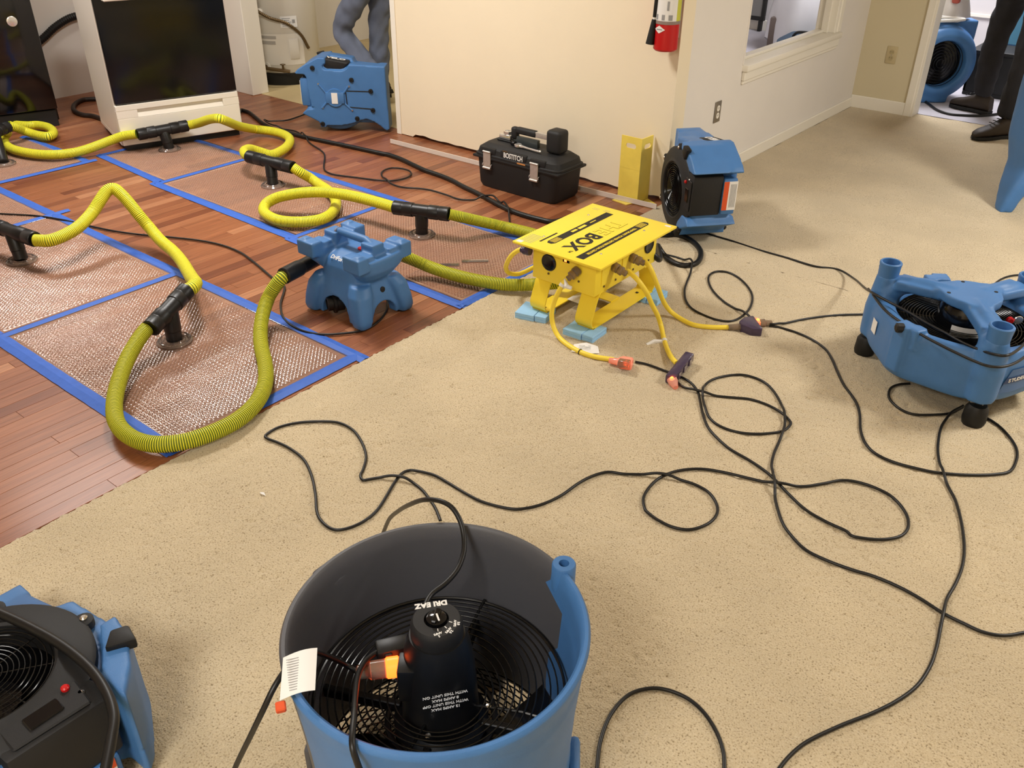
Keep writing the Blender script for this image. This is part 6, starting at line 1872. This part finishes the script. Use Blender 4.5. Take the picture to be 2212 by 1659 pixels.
t = root('lighted_plug', 'clear cord end glowing orange, plugged into the motor of the big drum', 'plug', [(-0.845,0.700,0.360)][0])
d = (vr * 0.97 + va * 0.2).normalized()
MB().lathe([(0.006, -0.052), (0.013, -0.048), (0.013, -0.03), (0.017, -0.026), (0.017, 0.002), (0.0, 0.002)], 18, (0, 0, 0), d).build('clear_body', M_smoke, t)
MB().lathe([(0.016, 0.0), (0.019, 0.004), (0.019, 0.024), (0.01, 0.03), (0, 0.03)], 18, (0, 0, 0), d).build('lamp', mat('orange lit plug', (255, 110, 50), 0.3, emit=(255, 84, 24), estr=4.0), t)
rim = Vector([(-0.716,0.523,0.461)][0])
out_d = Vector((rim.x - FC[0], rim.y - FC[1], 0)).normalized()
drop = [rim + out_d * o + Vector((0.012 * k, 0.004 * k, dz)) for k, (o, dz) in enumerate(((0.010, 0.001), (0.022, -0.02), (0.024, -0.07), (0.02, -0.15), (0.02, -0.25), (0.03, -0.36), (0.06, -0.448)))]
cord('extension_cord', 'black cord with a square plug, looping from the drum motor over its front rim', [*[(-0.865,0.755,0.360),(-0.874,0.736,0.365),(-0.876,0.711,0.370),(-0.870,0.678,0.380),(-0.843,0.638,0.400),(-0.797,0.593,0.430),(-0.752,0.552,0.455)], *drop], M_cord, 0.0052, over=False)
t = root('cord_plug', 'black square plug in the motor receptacle, above the orange glow', 'plug', [(-0.863,0.739,0.365)][0])
MB().box((-0.032, -0.018, -0.014), (0.03, 0.018, 0.014), 0.005, 2, M=frame((0, 0, 0), (vr * 0.95 + va * 0.3)[:], (va * 0.95 - vr * 0.3)[:])).box((-0.02, -0.021, -0.01), (-0.005, 0.021, 0.01), 0.002, M=frame((0, 0, 0), (vr * 0.95 + va * 0.3)[:], (va * 0.95 - vr * 0.3)[:])).build('plug_body', M_black, t)
cord('extension_cord', 'black cord arching from the motor top out over the back rim of the drum', [(-0.845,0.806,0.420),(-0.857,0.823,0.420),(-0.864,0.847,0.420),(-0.859,0.877,0.425),(-0.863,0.915,0.430),(-0.877,0.949,0.440),(-0.896,0.972,0.455),(-0.918,0.986,0.475),(-0.947,0.993,0.490),(-0.980,0.992,0.490),(-1.028,0.996,0.465),(-1.098,1.021,0.400),(-1.192,1.074,0.300),(-1.296,1.135,0.180),(-1.381,1.187,0.060),(-1.404,1.191,0.012)], M_cord, 0.0052, over=False)

cord('extension_cord', 'thick black cord draped over the grille of the bottom left air mover', [(-1.694,0.328,0.268),(-1.617,0.350,0.268),(-1.540,0.369,0.268),(-1.443,0.387,0.268),(-1.349,0.393,0.268),(-1.273,0.385,0.268),(-1.209,0.365,0.268),(-1.164,0.334,0.268),(-1.106,0.288,0.268)], M_cord, 0.010, over=False)
# paper scraps on the carpet
t = root('paper_slip', 'crumpled white paper slip under the yellow cord near the front foam pad', 'paper', [(-1.582,2.411,0.006)][0])
v = [(-0.05, -0.02, 0.002), (0.0, -0.035, 0.006), (0.055, -0.012, 0.001), (0.045, 0.02, 0.012), (0.0, 0.03, 0.018), (-0.045, 0.022, 0.01), (0.0, 0.0, 0.012), (-0.02, -0.005, 0.004)]
MB().add(v, [(0, 1, 6, 7), (1, 2, 3, 6), (6, 3, 4), (7, 6, 4, 5), (0, 7, 5)]).xform(Matrix.Rotation(0.5, 4, 'Z')).build('sheet', M_paper, t, smooth=False)
mb = MB()
for k in range(4):
    mb.box((-0.025, -0.012 + 0.008 * k, 0.0135), (0.02, -0.0105 + 0.008 * k, 0.0138))
mb.xform(Matrix.Rotation(0.5, 4, 'Z')).build('fine_print', M_grey_print, t)
t = root('paper_scrap', 'tiny pale scrap lying alone on the carpet near the plank edge', 'scrap', [(-1.814,1.114,0.005)][0])
MB().add([(-0.012, -0.002, 0.002), (0.0, -0.005, 0.005), (0.014, 0.0, 0.002), (0.002, 0.004, 0.006), (-0.008, 0.004, 0.002)], [(0, 1, 3, 4), (1, 2, 3)]).build('sheet', M_paper, t, smooth=False)
